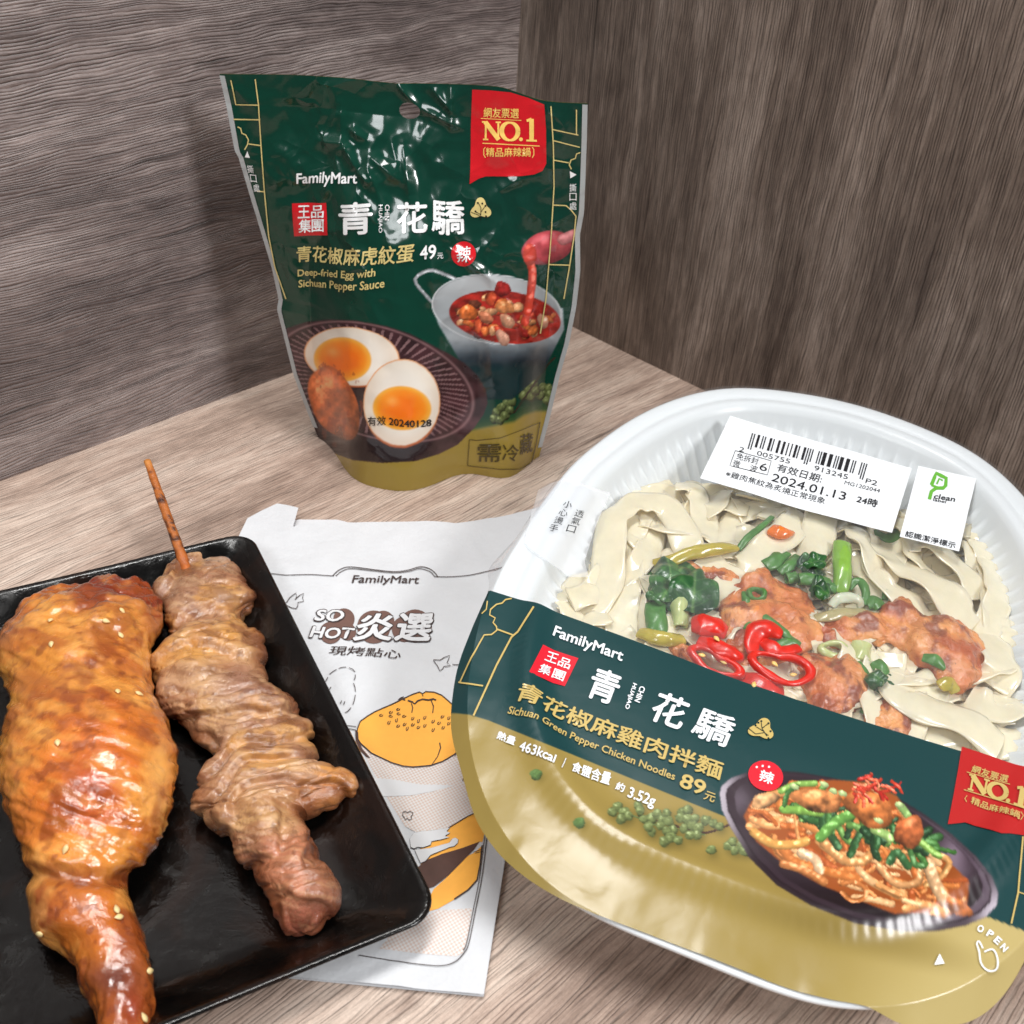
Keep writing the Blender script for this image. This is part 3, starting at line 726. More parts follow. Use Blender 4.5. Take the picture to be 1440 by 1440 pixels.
# clear crimped seal strips along both sides
def side_strip(edge, sgn, name):
    w = np.linspace(edge[0, 1]+.006, edge[-1, 1]-.0005, 90); u = np.interp(w, edge[:, 1], edge[:, 0])
    wd = np.full(len(w), .0022)
    A = np.stack([u, w], 1); B = np.stack([u-sgn*wd, w], 1)
    V = np.vstack([SP.S(A+[sgn*.0001, 0], .0003), SP.S(B, .0003)])
    k = len(w); F = [((i, i+1, k+i+1, k+i) if sgn < 0 else (i, k+i, k+i+1, i+1)) for i in range(k-1)]
    mesh(name, V, F, m_seal, pouch)
side_strip(left, -1, 'side_seal'); side_strip(right, 1, 'side_seal')
PML = .0022
def PD(name, mat, lay): return Deco(SP, name, mat, pouch, .00018*lay+.00012, PML)
red = PD('red_badge_print', m_pr, 1)
red.poly(ka([(962, 118), (1030, 121), (1100, 128), (1165, 148), (1222, 172), (1228, 260), (1229, 385), (1215, 412), (1185, 425), (1130, 432), (1070, 432), (1010, 432), (985, 440), (952, 460), (955, 400), (957, 250)]))
red.build(); red = PD('red_seal_print', m_pr, 1)
red.poly(ka([(311, 530), (434, 527), (440, 645), (319, 648)]))
red.build(); red = PD('red_disc_print', m_pr, 1); red.disc(ka([(930, 712)])[0], 45/2.571); red.build()
yl = PD('badge_lettering', m_py, 2)
A_ = lambda d_, b, p0, p1, p3, bold=0., **k: d_.text(b, *ka([p0, p1, p3]), bold, **k)
A_(yl, '網友票選', (1003, 218), (1130, 222), (1003, 182), .012)
yl.stroke(ka([(993, 222), (1140, 229)]), 1.)
yl.stroke(ka([(1000, 312), (1205, 322)]), 1.2)
A_(yl, '精品麻辣鍋', (1012, 360), (1172, 360), (1012, 327), .012)
for x, s_ in ((1004, 1), (1184, -1)): yl.stroke(ka([(x+6*s_, 326), (x, 334), (x, 354), (x+6*s_, 364)]), 1.1)
# serif NO.1
def serif_NO1(d, S):
    st = lambda p, w: d.stroke([S(*q) for q in p], w)
    k = np.linalg.norm(np.array(S(1, 0))-np.array(S(0, 0)))          # width of one unit
    st([(.03, 0), (.03, 1)], .035*k); st([(.27, 0), (.27, 1)], .035*k); st([(.02, 1), (.28, 0)], .085*k)
    for x, y in ((.03, 0), (.27, 1), (.01, 1)): st([(x-.05, y), (x+.05, y)], .03*k)
    th = np.linspace(0, 2*np.pi, 37)
    wv = .035*k+.055*k*np.abs(np.cos(th))
    P = np.array([S(.49+.155*math.cos(t), .5+.51*math.sin(t)) for t in th]); d.stroke(P, wv)
    d.disc(S(.70, .06), .036*k)
    st([(.90, .0), (.90, 1.25)], .085*k); st([(.80, 0), (1., 0)], .035*k); st([(.81, 1.13), (.90, 1.25)], .05*k)
serif_NO1(yl, lambda a, b: ka([(1005+190*a, 298+5*a-63*b)])[0]); yl.build()
wt = PD('white_lettering', m_pw, 2)
A_(wt, 'FamilyMart', (327, 458), (547, 458), (327, 421), .022, base=True)
for ch, x, y in (('王', 332, 583), ('品', 381, 583), ('集', 336, 635), ('團', 383, 633)): A_(wt, ch, (x, y), (x+44, y-1), (x, y-46), .012)
A_(wt, '青', (480, 642), (602, 640), (480, 527), .02); A_(wt, '花', (690, 638), (800, 637), (690, 525), .02); A_(wt, '驕', (815, 640), (935, 640), (815, 512), .016)
A_(wt, 'HUAJIAO', (621, 535), (621, 636), (638, 535), .012); A_(wt, 'CHIN', (646, 535), (646, 590), (663, 535), .012)
A_(wt, '49', (773, 733), (830, 728), (773, 684), .02); A_(wt, '元', (834, 731), (856, 729), (834, 709), .0)
A_(wt, '辣', (906, 742), (955, 740), (906, 690), .01)
wt.build(); wt = PD('tear_mark_print', m_pw, 2)
wt.poly(ka([(150, 340), (141, 362), (159, 364)])); wt.poly(ka([(1314, 412), (1338, 425), (1316, 438)]))
for i, ch in enumerate('撕口處'):
    A_(wt, ch, (152+11*i, 418+34*i), (174+11*i, 420+34*i), (148+11*i, 390+34*i), .0)
    A_(wt, ch, (1313, 486+33*i), (1338, 486+33*i), (1313, 458+33*i), .0)
wt.build()
gd = PD('gold_lettering', m_pg, 2)
A_(gd, '青花椒麻虎紋蛋', (328, 742), (750, 740), (328, 684), .016)
A_(gd, 'Deep-fried Egg with', (332, 793), (612, 793), (332, 768), .016, base=True)
A_(gd, 'Sichuan Pepper Sauce', (335, 833), (645, 833), (335, 806), .016, base=True)
def clover(d, c, r, sq=1.0, rot=0.):
    th = np.linspace(0, 2*np.pi, 48, endpoint=False); rr = r*(.80+.20*np.cos(3*(th-.5)))
    d.poly([(c[0]+q*math.cos(t+rot), c[1]+sq*q*math.sin(t+rot)) for q, t in zip(rr, th)])
gd.build(); gd = PD('gold_clover_print', m_pg, 2); clover(gd, ka([(992, 550)])[0], 42/2.571); gd.build(); gd = PD('gold_line_print', m_pg, 2)
GL = lambda p, w=1.6: gd.stroke(ka(p), w)
GL([(90, 84), (100, 130), (108, 172), (190, 174)]); GL([(178, 80), (190, 172), (199, 320), (212, 490), (228, 650), (250, 760), (290, 874)])
GL([(100, 225), (196, 227)]); GL([(115, 252), (126, 258), (130, 275), (145, 282), (154, 300), (150, 318), (140, 335)]); GL([(154, 314), (198, 320)]); GL([(185, 484), (212, 487)])
GL([(1246, 178), (1254, 320), (1256, 470), (1246, 640), (1226, 874), (1205, 1000)]); GL([(1338, 190), (1338, 280)]); GL([(1252, 262), (1345, 282)]); GL([(1253, 302), (1350, 326)]); GL([(1254, 372), (1310, 382)])
GL([(1352, 345), (1338, 350), (1334, 366), (1318, 372), (1312, 390), (1320, 405)]); GL([(1252, 535), (1300, 537), (1318, 552), (1336, 575), (1330, 640), (1312, 760), (1292, 874)]); GL([(1238, 750), (1312, 752)])
gd.build()
kd = PD('dark_lettering', m_pk, 3)
B_ = lambda d_, b, p0, p1, p3, bold=0., **k: d_.text(b, *ke([p0, p1, p3]), bold, **k)
B_(kd, '有效', (443, 655), (520, 652), (443, 616), .01); B_(kd, '20240128', (532, 650), (708, 655), (532, 619), .02)
kd.stroke(ka([(992, 590), (993, 545), (985, 530)]), .9); kd.stroke(ka([(993, 560), (1008, 540)]), .8); kd.stroke(ka([(992, 570), (975, 560)]), .8); kd.stroke(ka([(956, 560), (985, 572), (992, 580)]), .8)
for p in ((982, 528), (1010, 538), (973, 558), (998, 530), (1010, 560), (1012, 576)): kd.disc(ka([p])[0], 1.4, n=10)
kd.build()
br = PD('brown_lettering', m_pbr, 2)
B_(br, '需', (903, 806), (1002, 806), (905, 732), .008); B_(br, '冷', (1008, 802), (1076, 800), (1010, 730), .008); B_(br, '藏', (1080, 778), (1134, 764), (1082, 690), .006)
for p in ([(870, 712), (900, 716), (1000, 706), (1090, 672), (1166, 640)], [(870, 712), (862, 822)], [(862, 822), (1000, 838), (1080, 838), (1130, 812)], [(1166, 640), (1150, 730), (1130, 812)]): br.stroke(ke(p), .9)
br.build()
# ------------------------------------------------------------------ black plate
RIM_Z = .015
_tr, _br2 = Pz(352, 748, RIM_Z), Pz(624, 1286, RIM_Z)
_tl = Pz(0, 832, RIM_Z)
ex = (_tr-_tl)/np.linalg.norm(_tr-_tl); ey = np.array([-ex[1], ex[0], 0])
PH = -(_br2-_tr)@ey; PWD = .19
pc = _tr-ex*PWD/2-ey*PH/2
plate = empty('black_plate', (pc[0], pc[1], 0), 'rectangular matt black plate carrying the chicken leg and the meat skewer', 'plate')
def plate_mat():
    t = NT('black_glaze'); v = t.coord()
    f = t.noise(v, 55, 5, .65, .6); f2 = t.noise(v, 260, 3, .6)
    t.set(Base_Color=t.ramp(f, [(.35, rgb(6, 5, 5)), (.6, rgb(13, 12, 11)), (.75, rgb(30, 29, 28))]), Specular_IOR_Level=.42)
    oil = t.ramp(t.noise(v, 30, 4, .6, .5), [(.56, g(0)), (.66, g(1))])
    t.set(Base_Color=t.mix(oil, t.ramp(f, [(.35, rgb(6, 5, 5)), (.6, rgb(13, 12, 11)), (.75, rgb(30, 29, 28))]), rgb(26, 14, 9)))
    t.set(Roughness=t.ramp(f, [(.35, g(.10)), (.55, g(.20)), (.72, g(.42))]))
    f3 = t.noise(v, 130, 4, .7, .8)
    t.set(Normal=t.bump(t.math('ADD', f, t.math('ADD', t.math('MULTIPLY', f2, .25), t.math('MULTIPLY', f3, .5))), .28, .0013))
    return t.m
def rrect(hx, hy, r, n=10):
    P = []
    for cx, cy, a0 in ((hx-r, hy-r, 0), (-hx+r, hy-r, 90), (-hx+r, -hy+r, 180), (hx-r, -hy+r, 270)):
        for k in range(n): 
            a = math.radians(a0+90*k/(n-1)); P.append((cx+r*math.cos(a), cy+r*math.sin(a)))
    # straight runs get points too, so the rim can waver
    Q = []
    for i in range(len(P)):
        a, b = np.array(P[i]), np.array(P[(i+1) % len(P)]); k = max(1, int(np.linalg.norm(b-a)/.006))
        Q += [a+(b-a)*j/k for j in range(k)]
    return np.array(Q)
rings = [(.020, .0016), (.018, .0016), (.0165, .0030), (.010, .0060), (.003, .0118), (.0006, .0142), (0., .0150), (.0004, .0156), (.0014, .0157), (.0026, .0152), (.006, .0125), (.012, .0078), (.017, .0052), (.0195, .0042), (.022, .0039), (.03, .0037), (.045, .0036)]
V = []
for i, (ins, z) in enumerate(rings):
    q = rrect(PWD/2-ins, PH/2-ins, max(.002, .0100-ins*.40)); 
    if i == 0: npl = len(q)
    # same count on every ring
    s_ = np.linspace(0, 1, len(q), endpoint=False); tt = np.linspace(0, 1, npl, endpoint=False)
    qq = np.stack([np.interp(tt, np.append(s_, 1), np.append(q[:, k], q[0, k])) for k in (0, 1)], 1) if len(q) != npl else q
    wob = .00035*(fbm(np.stack([qq[:, 0]*30, qq[:, 1]*30, np.full(npl, 2.)], 1), 2, 3)-.5)*2
    V.append(np.stack([qq[:, 0], qq[:, 1], np.full(npl, z)+wob], 1))
V = np.vstack(V); n_r = len(rings)
F = gridfaces(n_r, npl, True); F.append(tuple((n_r-1)*npl+i for i in range(npl))); F.append(tuple(range(npl))[::-1])
Vw = pc*[1, 1, 0]+V[:, :1]*ex+V[:, 1:2]*ey+V[:, 2:]*UPV
mesh('dish', Vw, F, plate_mat(), plate)
PLATE_Z = .0037

# ------------------------------------------------------------------ meat lofted from its outline
def loft(rows, place, n=110, m=72, low=.35, sq=.85, cap=.0, flat=1.):
    """rows: (Lx, Ly, Rx, Ry, height); place(px, py, height) -> point"""
    R = catmull(np.array(rows, float), n)
    C3 = []; TS = []
    for i, (lx, ly, rx, ry, H) in enumerate(R):
        zm = low*H
        a, b = place(lx, ly, zm), place(rx, ry, zm); C3.append(((a+b)/2, (b-a)/2, H))
    th = np.linspace(0, 2*np.pi, m, endpoint=False); V = []; st = []
    e0 = max(2, int(n*.05))
    for i, (c, h, H) in enumerate(C3):
        f = 1.
        if i < e0: f = math.sqrt(max(0, 1-((e0-i)/e0)**2))
        if i >= n-e0: f = math.sqrt(max(0, 1-((i-(n-1-e0))/e0)**2))
        f = max(f, .02)
        cs, sn = np.cos(th), np.sin(th)
        x = np.sign(cs)*np.abs(cs)**sq; y = np.sign(sn)*np.abs(sn)**flat
        up = np.where(sn > 0, (1-low)*H*y, low*H*y)*(f**.7)
        V.append(c+np.outer(x*f**.35, h)+np.outer(up, PUP)); st.append(np.stack([np.full(m, i/(n-1)), x, y], 1))
    return np.vstack(V), np.vstack(st), gridfaces(n, m, True)
PUP = UPV
def vnormals(V, F):
    F = np.array(F); a = V[F[:, 2]]-V[F[:, 0]]; b = V[F[:, 3]]-V[F[:, 1]]; fn = np.cross(a, b)
    N = np.zeros_like(V)
    for k in range(4): np.add.at(N, F[:, k], fn)
    return N/(np.linalg.norm(N, axis=1)[:, None]+1e-12)
def orient(V, F):
    N = vnormals(V, F); c = V.mean(0)
    return F if np.sum((V-c)*N) > 0 else [f[::-1] for f in F]
def closed(V, F, n, m):
    return F+[tuple(range(m))[::-1], tuple((n-1)*m+i for i in range(m))]
def meat_mat(name, rough=(.22, .5), bumpk=.5, sc=300, coat=.35, sss=.25, vs=140, spots=None):
    t = NT(name); v = t.coord()
    f = t.noise(v, vs, 6, .65, .8); f2 = t.noise(v, sc, 4, .6)
    base = t.mix(1., t.attr(), t.ramp(f, [(.28, (.74, .68, .62)), (.5, (1, 1, 1)), (.75, (1.12, 1.13, 1.12))]), 'MULTIPLY')
    if spots:
        sp = t.noise(v, 520, 2, .5); base = t.mix(t.ramp(sp, [(.70, g(0)), (.76, g(.75))]), base, spots)
    t.set(Base_Color=base, Roughness=t.ramp(f, [(.3, g(rough[0])), (.75, g(rough[1]))]), Specular_IOR_Level=.5, Coat_Weight=coat, Coat_Roughness=.12,
          Subsurface_Weight=sss, Subsurface_Radius=(.0035, .0014, .0006), Subsurface_Scale=1.)
    h = t.math('ADD', f, t.math('MULTIPLY', f2, .45))
    nn = t.bump(h, bumpk, .0016); t.set(Normal=nn, Coat_Normal=nn)
    return t.m
def hitter(V, F):
    bv = BVHTree.FromPolygons([Vector(v) for v in V], [tuple(f) for f in F])
    def hit(px, py):
        d = rays((px, py))[0]; r = bv.ray_cast(Vector(EYE), Vector(d/np.linalg.norm(d)))
        return (np.array(r[0]), np.array(r[1])) if r[0] is not None else None
    return hit
onplate = lambda px, py, h: Pz(px, py, PLATE_Z+h)
# roast chicken leg
leg_rows = [(a, b, c, d, h*.80) for a, b, c, d, h in [(112, 836, 196, 824, .010), (62, 846, 212, 832, .018), (30, 866, 226, 850, .026), (2, 898, 226, 876, .034), (-10, 930, 216, 905, .038), (6, 966, 212, 940, .038), (12, 1000, 221, 985, .038), (3, 1040, 242, 1028, .040), (-2, 1085, 251, 1068, .042), (3, 1130, 246, 1120, .041), (17, 1165, 232, 1165, .038), (32, 1200, 207, 1208, .033), (33, 1240, 181, 1246, .030), (42, 1282, 188, 1282, .027), (52, 1318, 201, 1316, .025), (94, 1336, 206, 1340, .024), (110, 1358, 211, 1364, .023), (117, 1392, 214, 1398, .022), (134, 1430, 211, 1436, .021), (146, 1468, 208, 1474, .019), (160, 1500, 204, 1505, .012)]]
V, ST, F = loft(leg_rows, onplate, 300, 180, .42, .92); F = orient(V, F)
q = project(V); N = vnormals(V, F)
nz = fbm(V*50, 3, 3)-.5; wr = 1-np.abs(fbm(np.stack([q[:, 0]*.014+q[:, 1]*.01, q[:, 1]*.04-q[:, 0]*.02, V[:, 2]*60], 1), 3, 9)-.5)*2
fine = fbm(V*260, 3, 14)-.5
stretch = 1-np.abs(fbm(np.stack([q[:, 0]*.009+q[:, 1]*.006, q[:, 1]*.06-q[:, 0]*.025, np.zeros(len(V))], 1), 3, 29)-.5)*2
rag = (fbm(V*130, 3, 61)-.5)*ss(905, 840, q[:, 1])+(fbm(V*120, 3, 62)-.5)*ss(1290, 1350, q[:, 1])*.5
topw = ss(820, 900, q[:, 1])*ss(1330, 1180, q[:, 1])
pit = fbm(V*420, 2, 44)-.5
V = V+N*(.0016*nz+.0016*(wr-.75)*topw+.0075*rag+.0012*(stretch-.8)*topw+.0003*fine+.0005*pit*ss(1040, 1100, q[:, 1])*ss(1220, 1150, q[:, 1])-.003*np.exp(-((q[:, 1]-1232)/14)**2))[:, None]
V[:, 2] = np.maximum(V[:, 2], PLATE_Z+.0004)
def leg_paint(V, q):
    X, Y = q[:, 0], q[:, 1]
    C = np.tile(C255(214, 150, 64), (len(V), 1))
    a = fbm(V*42+3, 4, 5); b = fbm(V*np.array([70, 150, 70]), 4, 6); c = fbm(V*25+9, 3, 7)
    p_mix(C, ss(.42, .62, a), C255(222, 160, 78)); p_mix(C, ss(.5, .68, b)*.75, C255(206, 124, 42)); p_mix(C, ss(.55, .7, c)*.7, C255(210, 116, 36))
    p_mix(C, ss(.56, .7, fbm(V*90+2, 4, 15))*.40, C255(176, 100, 46))
    # pale stretched skin down the right flank, red-brown cap, grilled patch, dark knuckle
    p_mix(C, np.exp(-((X-226-.02*(Y-1080))/16)**2)*ss(1010, 1060, Y)*ss(1220, 1150, Y)*.75, C255(228, 186, 122))
    p_mix(C, np.exp(-((X-198)/26)**2-((Y-950)/60)**2)*.5, C255(226, 170, 96))
    p_mix(C, (ss(868, 838, Y)*ss(60, 130, X)+np.exp(-((X-222)/22)**2-((Y-866)/34)**2)*1.2)*(.4+b), C255(128, 52, 34))
    p_mix(C, ss(60, 10, X)*ss(935, 880, Y)*.8, C255(140, 66, 40))
    p_mix(C, np.exp(-((X-140+.1*(Y-1100))/46)**2-((Y-1100)/58)**2)*(.4+.5*a), C255(196, 96, 54)); p_mix(C, np.exp(-((X-130)/30)**2-((Y-1118)/34)**2)*.5, C255(172, 76, 58))
    p_mix(C, np.exp(-((X-150)/40)**2-((Y-960)/30)**2)*ss(.4, .7, b)*.8, C255(150, 76, 46))
    p_mix(C, np.exp(-((X-120)/60)**2-((Y-885)/20)**2)*.6, C255(212, 158, 82))
    p_mix(C, np.exp(-((Y-1232-.15*(X-100))/16)**2)*.6, C255(138, 76, 50))
    lo = ss(1240, 1270, Y); p_mix(C, lo*.75, C255(182, 104, 38)); p_mix(C, lo*ss(.45, .7, b)*.8, C255(206, 128, 44)); p_mix(C, lo*ss(.5, .7, a)*.7, C255(140, 70, 34))
    p_mix(C, np.exp(-((X-55)/22)**2-((Y-1290)/36)**2)*.8, C255(110, 44, 34))
    p_mix(C, np.exp(-((X-158)/40)**2-((Y-1374)/26)**2)*.85, C255(104, 52, 44)); p_mix(C, np.exp(-((X-186)/20)**2-((Y-1418)/30)**2)*.7, C255(138, 56, 42))
    p_mix(C, ss(.62, .72, fbm(V*300, 3, 77))*.45, C255(110, 50, 26))
    st_ = fbm(np.stack([X*.014+Y*.010, Y*.045-X*.022, np.zeros(len(V))], 1), 4, 31)
    p_mix(C, ss(.55, .66, st_)*ss(1230, 1180, Y)*.45, C255(160, 84, 32)); p_mix(C, ss(.47, .38, st_)*ss(1230, 1180, Y)*.40, C255(236, 186, 104))
    p_mix(C, ss(.60, .70, fbm(V*70+11, 4, 91))*.4, C255(120, 54, 26)); p_mix(C, ss(.60, .70, fbm(V*60+21, 4, 92))*.6, C255(240, 190, 112))
    p_mix(C, ss(60, 0, X)*.35, C255(228, 172, 92))
    return s2l(np.clip(C*[.98, .90, .80], 0, 1))
leg = empty('roast_chicken_leg', (V[:, 0].mean(), V[:, 1].mean(), PLATE_Z), 'golden brown roast chicken leg with sesame seeds, lying on the left of the black plate', 'chicken leg')
mesh('roast_skin', V, closed(V, F, 300, 180), meat_mat('roast_chicken_skin', (.14, .34), .28, 520, .9, .15, 130), leg, col=leg_paint(V, q))
hit = hitter(V, F)
m_ses = plain('sesame', rgb(232, 204, 146), .4, .5, .12, 300, sss=.2)
def seed_mesh(c, n, L, ang):
    n = n/np.linalg.norm(n); a = np.cross(n, [0, 0, 1.]); a /= np.linalg.norm(a)+1e-9; b = np.cross(n, a)
    d = a*math.cos(ang)+b*math.sin(ang); e = np.cross(n, d); Vv = []
    for i in range(7):
        t = i/6; r = max(.02, math.sin(math.pi*t**.8))*.42
        for k in range(8):
            th = 2*math.pi*k/8; Vv.append(c+n*L*.18+d*(t-.5)*L+(e*math.cos(th)+n*.55*math.sin(th))*r*L*.75)
    return Vv, gridfaces(7, 8, True)+[tuple(range(8))[::-1], tuple(48+i for i in range(8))]
for i, (x, y) in enumerate([(171, 860), (149, 874), (169, 894), (165, 974), (195, 977), (73, 907), (71, 874), (81, 1046), (93, 1195), (163, 1280), (166, 1291), (57, 1312), (209, 1366), (201, 1432)]):
    r = hit(x, y)
    if r is not None: mesh('sesame_seed', *seed_mesh(r[0], r[1], .0031, i*1.7+.6), m_ses, leg)
# meat skewer
sk_rows = [(a, b, c, d, h*.80) for a, b, c, d, h in [(236, 800, 304, 770, .010), (221, 808, 326, 790, .014), (221, 830, 343, 820, .017), (225, 856, 355, 846, .019), (233, 886, 353, 870, .019), (231, 912, 365, 903, .021), (215, 938, 371, 936, .022), (217, 964, 384, 970, .023), (232, 999, 420, 1002, .022), (264, 1027, 436, 1030, .020), (296, 1054, 439, 1059, .020), (297, 1076, 458, 1082, .021), (277, 1102, 494, 1093, .021), (270, 1126, 494, 1117, .021), (279, 1144, 438, 1138, .022), (293, 1160, 426, 1150, .022), (326, 1198, 437, 1184, .022), (350, 1227, 456, 1221, .023), (370, 1253, 472, 1247, .023), (386, 1285, 469, 1280, .021), (398, 1312, 444, 1308, .014)]]
n_, m_ = 300, 170
V, ST, F = loft(sk_rows, onplate, n_, m_, .42, .85); F = orient(V, F)
q = project(V); N = vnormals(V, F)
# crosswise folds of the threaded slices
# overlapping slices: each swells slowly and drops off sharply onto the next
ph = ST[:, 0]*9.5+.9*(fbm(np.stack([q[:, 0]*.011, q[:, 1]*.011, np.zeros(len(V))], 1), 2, 4)-.5)*2+.35*ST[:, 1]
fr_ = ph-np.floor(ph); sid = np.floor(ph)
saw = ss(0, .55, fr_)*ss(1., .86, fr_)
crease = fbm(np.stack([q[:, 0]*.008-q[:, 1]*.006, q[:, 1]*.045+q[:, 0]*.012, V[:, 2]*20], 1), 3, 12); cr_ = np.exp(-(np.abs(crease-.5)/.035)**1.2)
nz = fbm(V*42, 2, 8)-.5; fine = fbm(V*240, 3, 18)-.5
strength = ss(1330, 1180, q[:, 1])*.6+.4
edge = ss(.6, .95, np.abs(ST[:, 1]))
fib = fbm(np.stack([q[:, 0]*.02, q[:, 1]*.16-q[:, 0]*.03, V[:, 2]*60], 1), 3, 71)-.5
V = V+N*(.0024*(saw-.6)*strength-.0013*cr_*strength+.0030*nz+.0003*fine+.0005*fib+.0050*edge*(fbm(V*90, 2, 66)-.5))[:, None]
V[:, 2] = np.maximum(V[:, 2], PLATE_Z+.0004)
def sk_paint(V, q):
    X, Y = q[:, 0], q[:, 1]; C = np.tile(C255(186, 146, 112), (len(V), 1))
    a = fbm(V*48, 4, 25); b = fbm(V*np.array([80, 170, 80]), 4, 26); c = fbm(V*26+4, 3, 27)
    tone = vnoise(np.stack([sid*7.3, sid*0, sid*0], 1), 3); p_mix(C, tone*.5, C255(160, 118, 96)); p_mix(C, (1-tone)*.3, C255(196, 154, 112)); p_mix(C, np.exp(-((fr_-.93)/.06)**2)*.5, C255(124, 78, 56))
    p_mix(C, ss(.45, .62, a)*.8, C255(196, 154, 108)); p_mix(C, ss(.5, .66, b)*.7, C255(150, 100, 72)); p_mix(C, ss(.52, .68, c)*.7, C255(160, 112, 90))
    p_mix(C, ss(.5, .66, fbm(V*60+7, 4, 28))*.6, C255(206, 146, 70))
    p_mix(C, np.exp(-((X-300)/60)**2-((Y-905)/30)**2)*.55, C255(204, 140, 62)); p_mix(C, np.exp(-((X-340)/34)**2-((Y-955)/36)**2)*.55, C255(140, 96, 84))
    p_mix(C, np.exp(-((X-455)/44)**2-((Y-1112)/26)**2)*.8, C255(184, 104, 40)); p_mix(C, np.exp(-((X-350)/60)**2-((Y-1120)/40)**2)*.4, C255(200, 150, 78))
    lo = ss(1150, 1200, Y+.3*(X-390)); p_mix(C, lo*.8, C255(152, 94, 70)); p_mix(C, lo*ss(.5, .68, a)*.7, C255(196, 126, 92)); p_mix(C, ss(1255, 1290, Y)*.6, C255(140, 70, 54))
    p_mix(C, ss(300, 270, X)*ss(1120, 1150, Y)*.3, C255(200, 160, 110))
    p_mix(C, ss(870, 790, Y)*ss(290, 240, X)*.4, C255(150, 112, 84))
    fb = fbm(np.stack([X*.02, Y*.20-X*.04, V[:, 2]*60], 1), 3, 71); p_mix(C, ss(.55, .68, fb)*.45, C255(128, 86, 60)); p_mix(C, ss(.45, .34, fb)*.35, C255(206, 166, 122))
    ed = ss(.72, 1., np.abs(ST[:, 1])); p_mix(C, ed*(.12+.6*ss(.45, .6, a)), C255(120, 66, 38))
    p_mix(C, ss(.62, .70, fbm(V*75+3, 3, 83))*.55, C255(98, 54, 34))
    p_mix(C, ss(.66, .74, fbm(V*330, 3, 79))*.4, C255(96, 58, 36))
    return s2l(np.clip(C, 0, 1))
skew = empty('meat_skewer', (V[:, 0].mean(), V[:, 1].mean(), PLATE_Z), 'grilled pale brown meat threaded on a bamboo stick, on the right of the black plate', 'meat skewer')
mesh('grilled_meat', V, closed(V, F, n_, m_), meat_mat('grilled_meat', (.2, .45), .40, 520, .6, .05, 170), skew, col=sk_paint(V, q))
# bamboo stick with scorch marks
a, b = Pz(207, 648, .028), Pz(262, 800, PLATE_Z+.010)
ax = (b-a)/np.linalg.norm(b-a); sx = np.cross(ax, UPV); sx /= np.linalg.norm(sx); sz = np.cross(sx, ax)
V = []; n = 60
for i in range(n):
    t = i/(n-1); c = a+(b-a)*t*1.25; r = .00175*(1+.10*(vnoise(np.array([[t*18, 0, 0]]))[0]-.5)*2)*(.86+.25*t)
    for k in range(10):
        th = 2*math.pi*k/10; rr = r*(1+.10*(vnoise(np.array([[t*30, k*1.3, 4.]]))[0]-.5)); V.append(c+sx*rr*math.cos(th)*1.15+sz*rr*math.sin(th)*.85)
V = np.array(V); tt = np.repeat(np.linspace(0, 1, n), 10)
C = np.tile(C255(176, 100, 42), (len(V), 1)); nn = fbm(V*np.array([500, 260, 500]), 3, 2)
p_mix(C, ss(.46, .62, nn)*ss(.06, .14, tt)*ss(.85, .6, tt), C255(56, 26, 16)); p_mix(C, ss(.10, .02, tt)*.7, C255(206, 140, 70)); p_mix(C, ss(.62, .8, tt)*.6, C255(186, 96, 40))
mesh('bamboo_stick', V, gridfaces(n, 10, True)+[tuple(range(10))[::-1], tuple((n-1)*10+i for i in range(10))], meat_mat('scorched_bamboo', (.4, .6), .35, 700, .05, 0, 300), skew, col=s2l(C))
# ------------------------------------------------------------------ noodle tray
kf = lambda p: cr(p, 3.349, 630, 840)       # band of the lid, left half
kg = lambda p: cr(p, 3.13, 980, 1020)       # lid, lower right
kh = lambda p: cr(p, 2.88, 940, 560)        # stickers
ki = lambda p: cr(p, 4.5, 790, 660)         # food, left
kj = lambda p: cr(p, 7.2, 1040, 680)        # food, middle
kk = lambda p: cr(p, 4.235, 1180, 720)      # food, right
kl = lambda p: cr(p, 4.0, 900, 820)         # food, front
TILT = math.radians(5.5)
LN = np.array([0, -math.sin(TILT), math.cos(TILT)])
LO = Pz(900, 1310, .033)
def onplane(px, py, O, N): 
    d = rays((px, py))[0]; return EYE+d*(((O-EYE)@N)/(d@N))
a_, b_ = onplane(690, 833, LO, LN), onplane(1352, 1057, LO, LN)
LU = (b_-a_)/np.linalg.norm(b_-a_); LV = np.cross(LN, LU)
SF = Surf(a_, LU, LV)                        # flat rim plane; v = 0 along the upper edge of the printed band
_lf = SF.pix([(800, 1272), (730, 1206), (690, 1146), (668, 1085), (657, 1000), (668, 915), (692, 830), (735, 752), (775, 692), (845, 620), (905, 580), (950, 560), (1010, 545), (1045, 543), (1100, 549)])
_nr = SF.pix([(900, 1311), (1000, 1341), (1130, 1376)]); _fr = SF.pix([(1180, 562), (1260, 585), (1310, 600), (1370, 622), (1440, 668)])
uc = .5*(_lf[:, 0].min()+2*.0)+.1045
pts = np.vstack([_nr[:1], _lf, _fr[:1]]); mir = pts.copy()[::-1]; mir[:, 0] = 2*uc-mir[:, 0]
ring0 = np.vstack([pts, mir])
vc = .5*(pts[:, 1].min()+pts[:, 1].max()); TC = np.array([uc, vc])
ang = np.arctan2(ring0[:, 1]-vc, ring0[:, 0]-uc); rad = np.hypot(ring0[:, 1]-vc, ring0[:, 0]-uc); o_ = np.argsort(ang)
NA = 880; AG = np.linspace(-np.pi, np.pi, NA, endpoint=False)
RR = np.interp(AG, np.concatenate([ang[o_]-2*np.pi, ang[o_], ang[o_]+2*np.pi]), np.tile(rad[o_], 3))
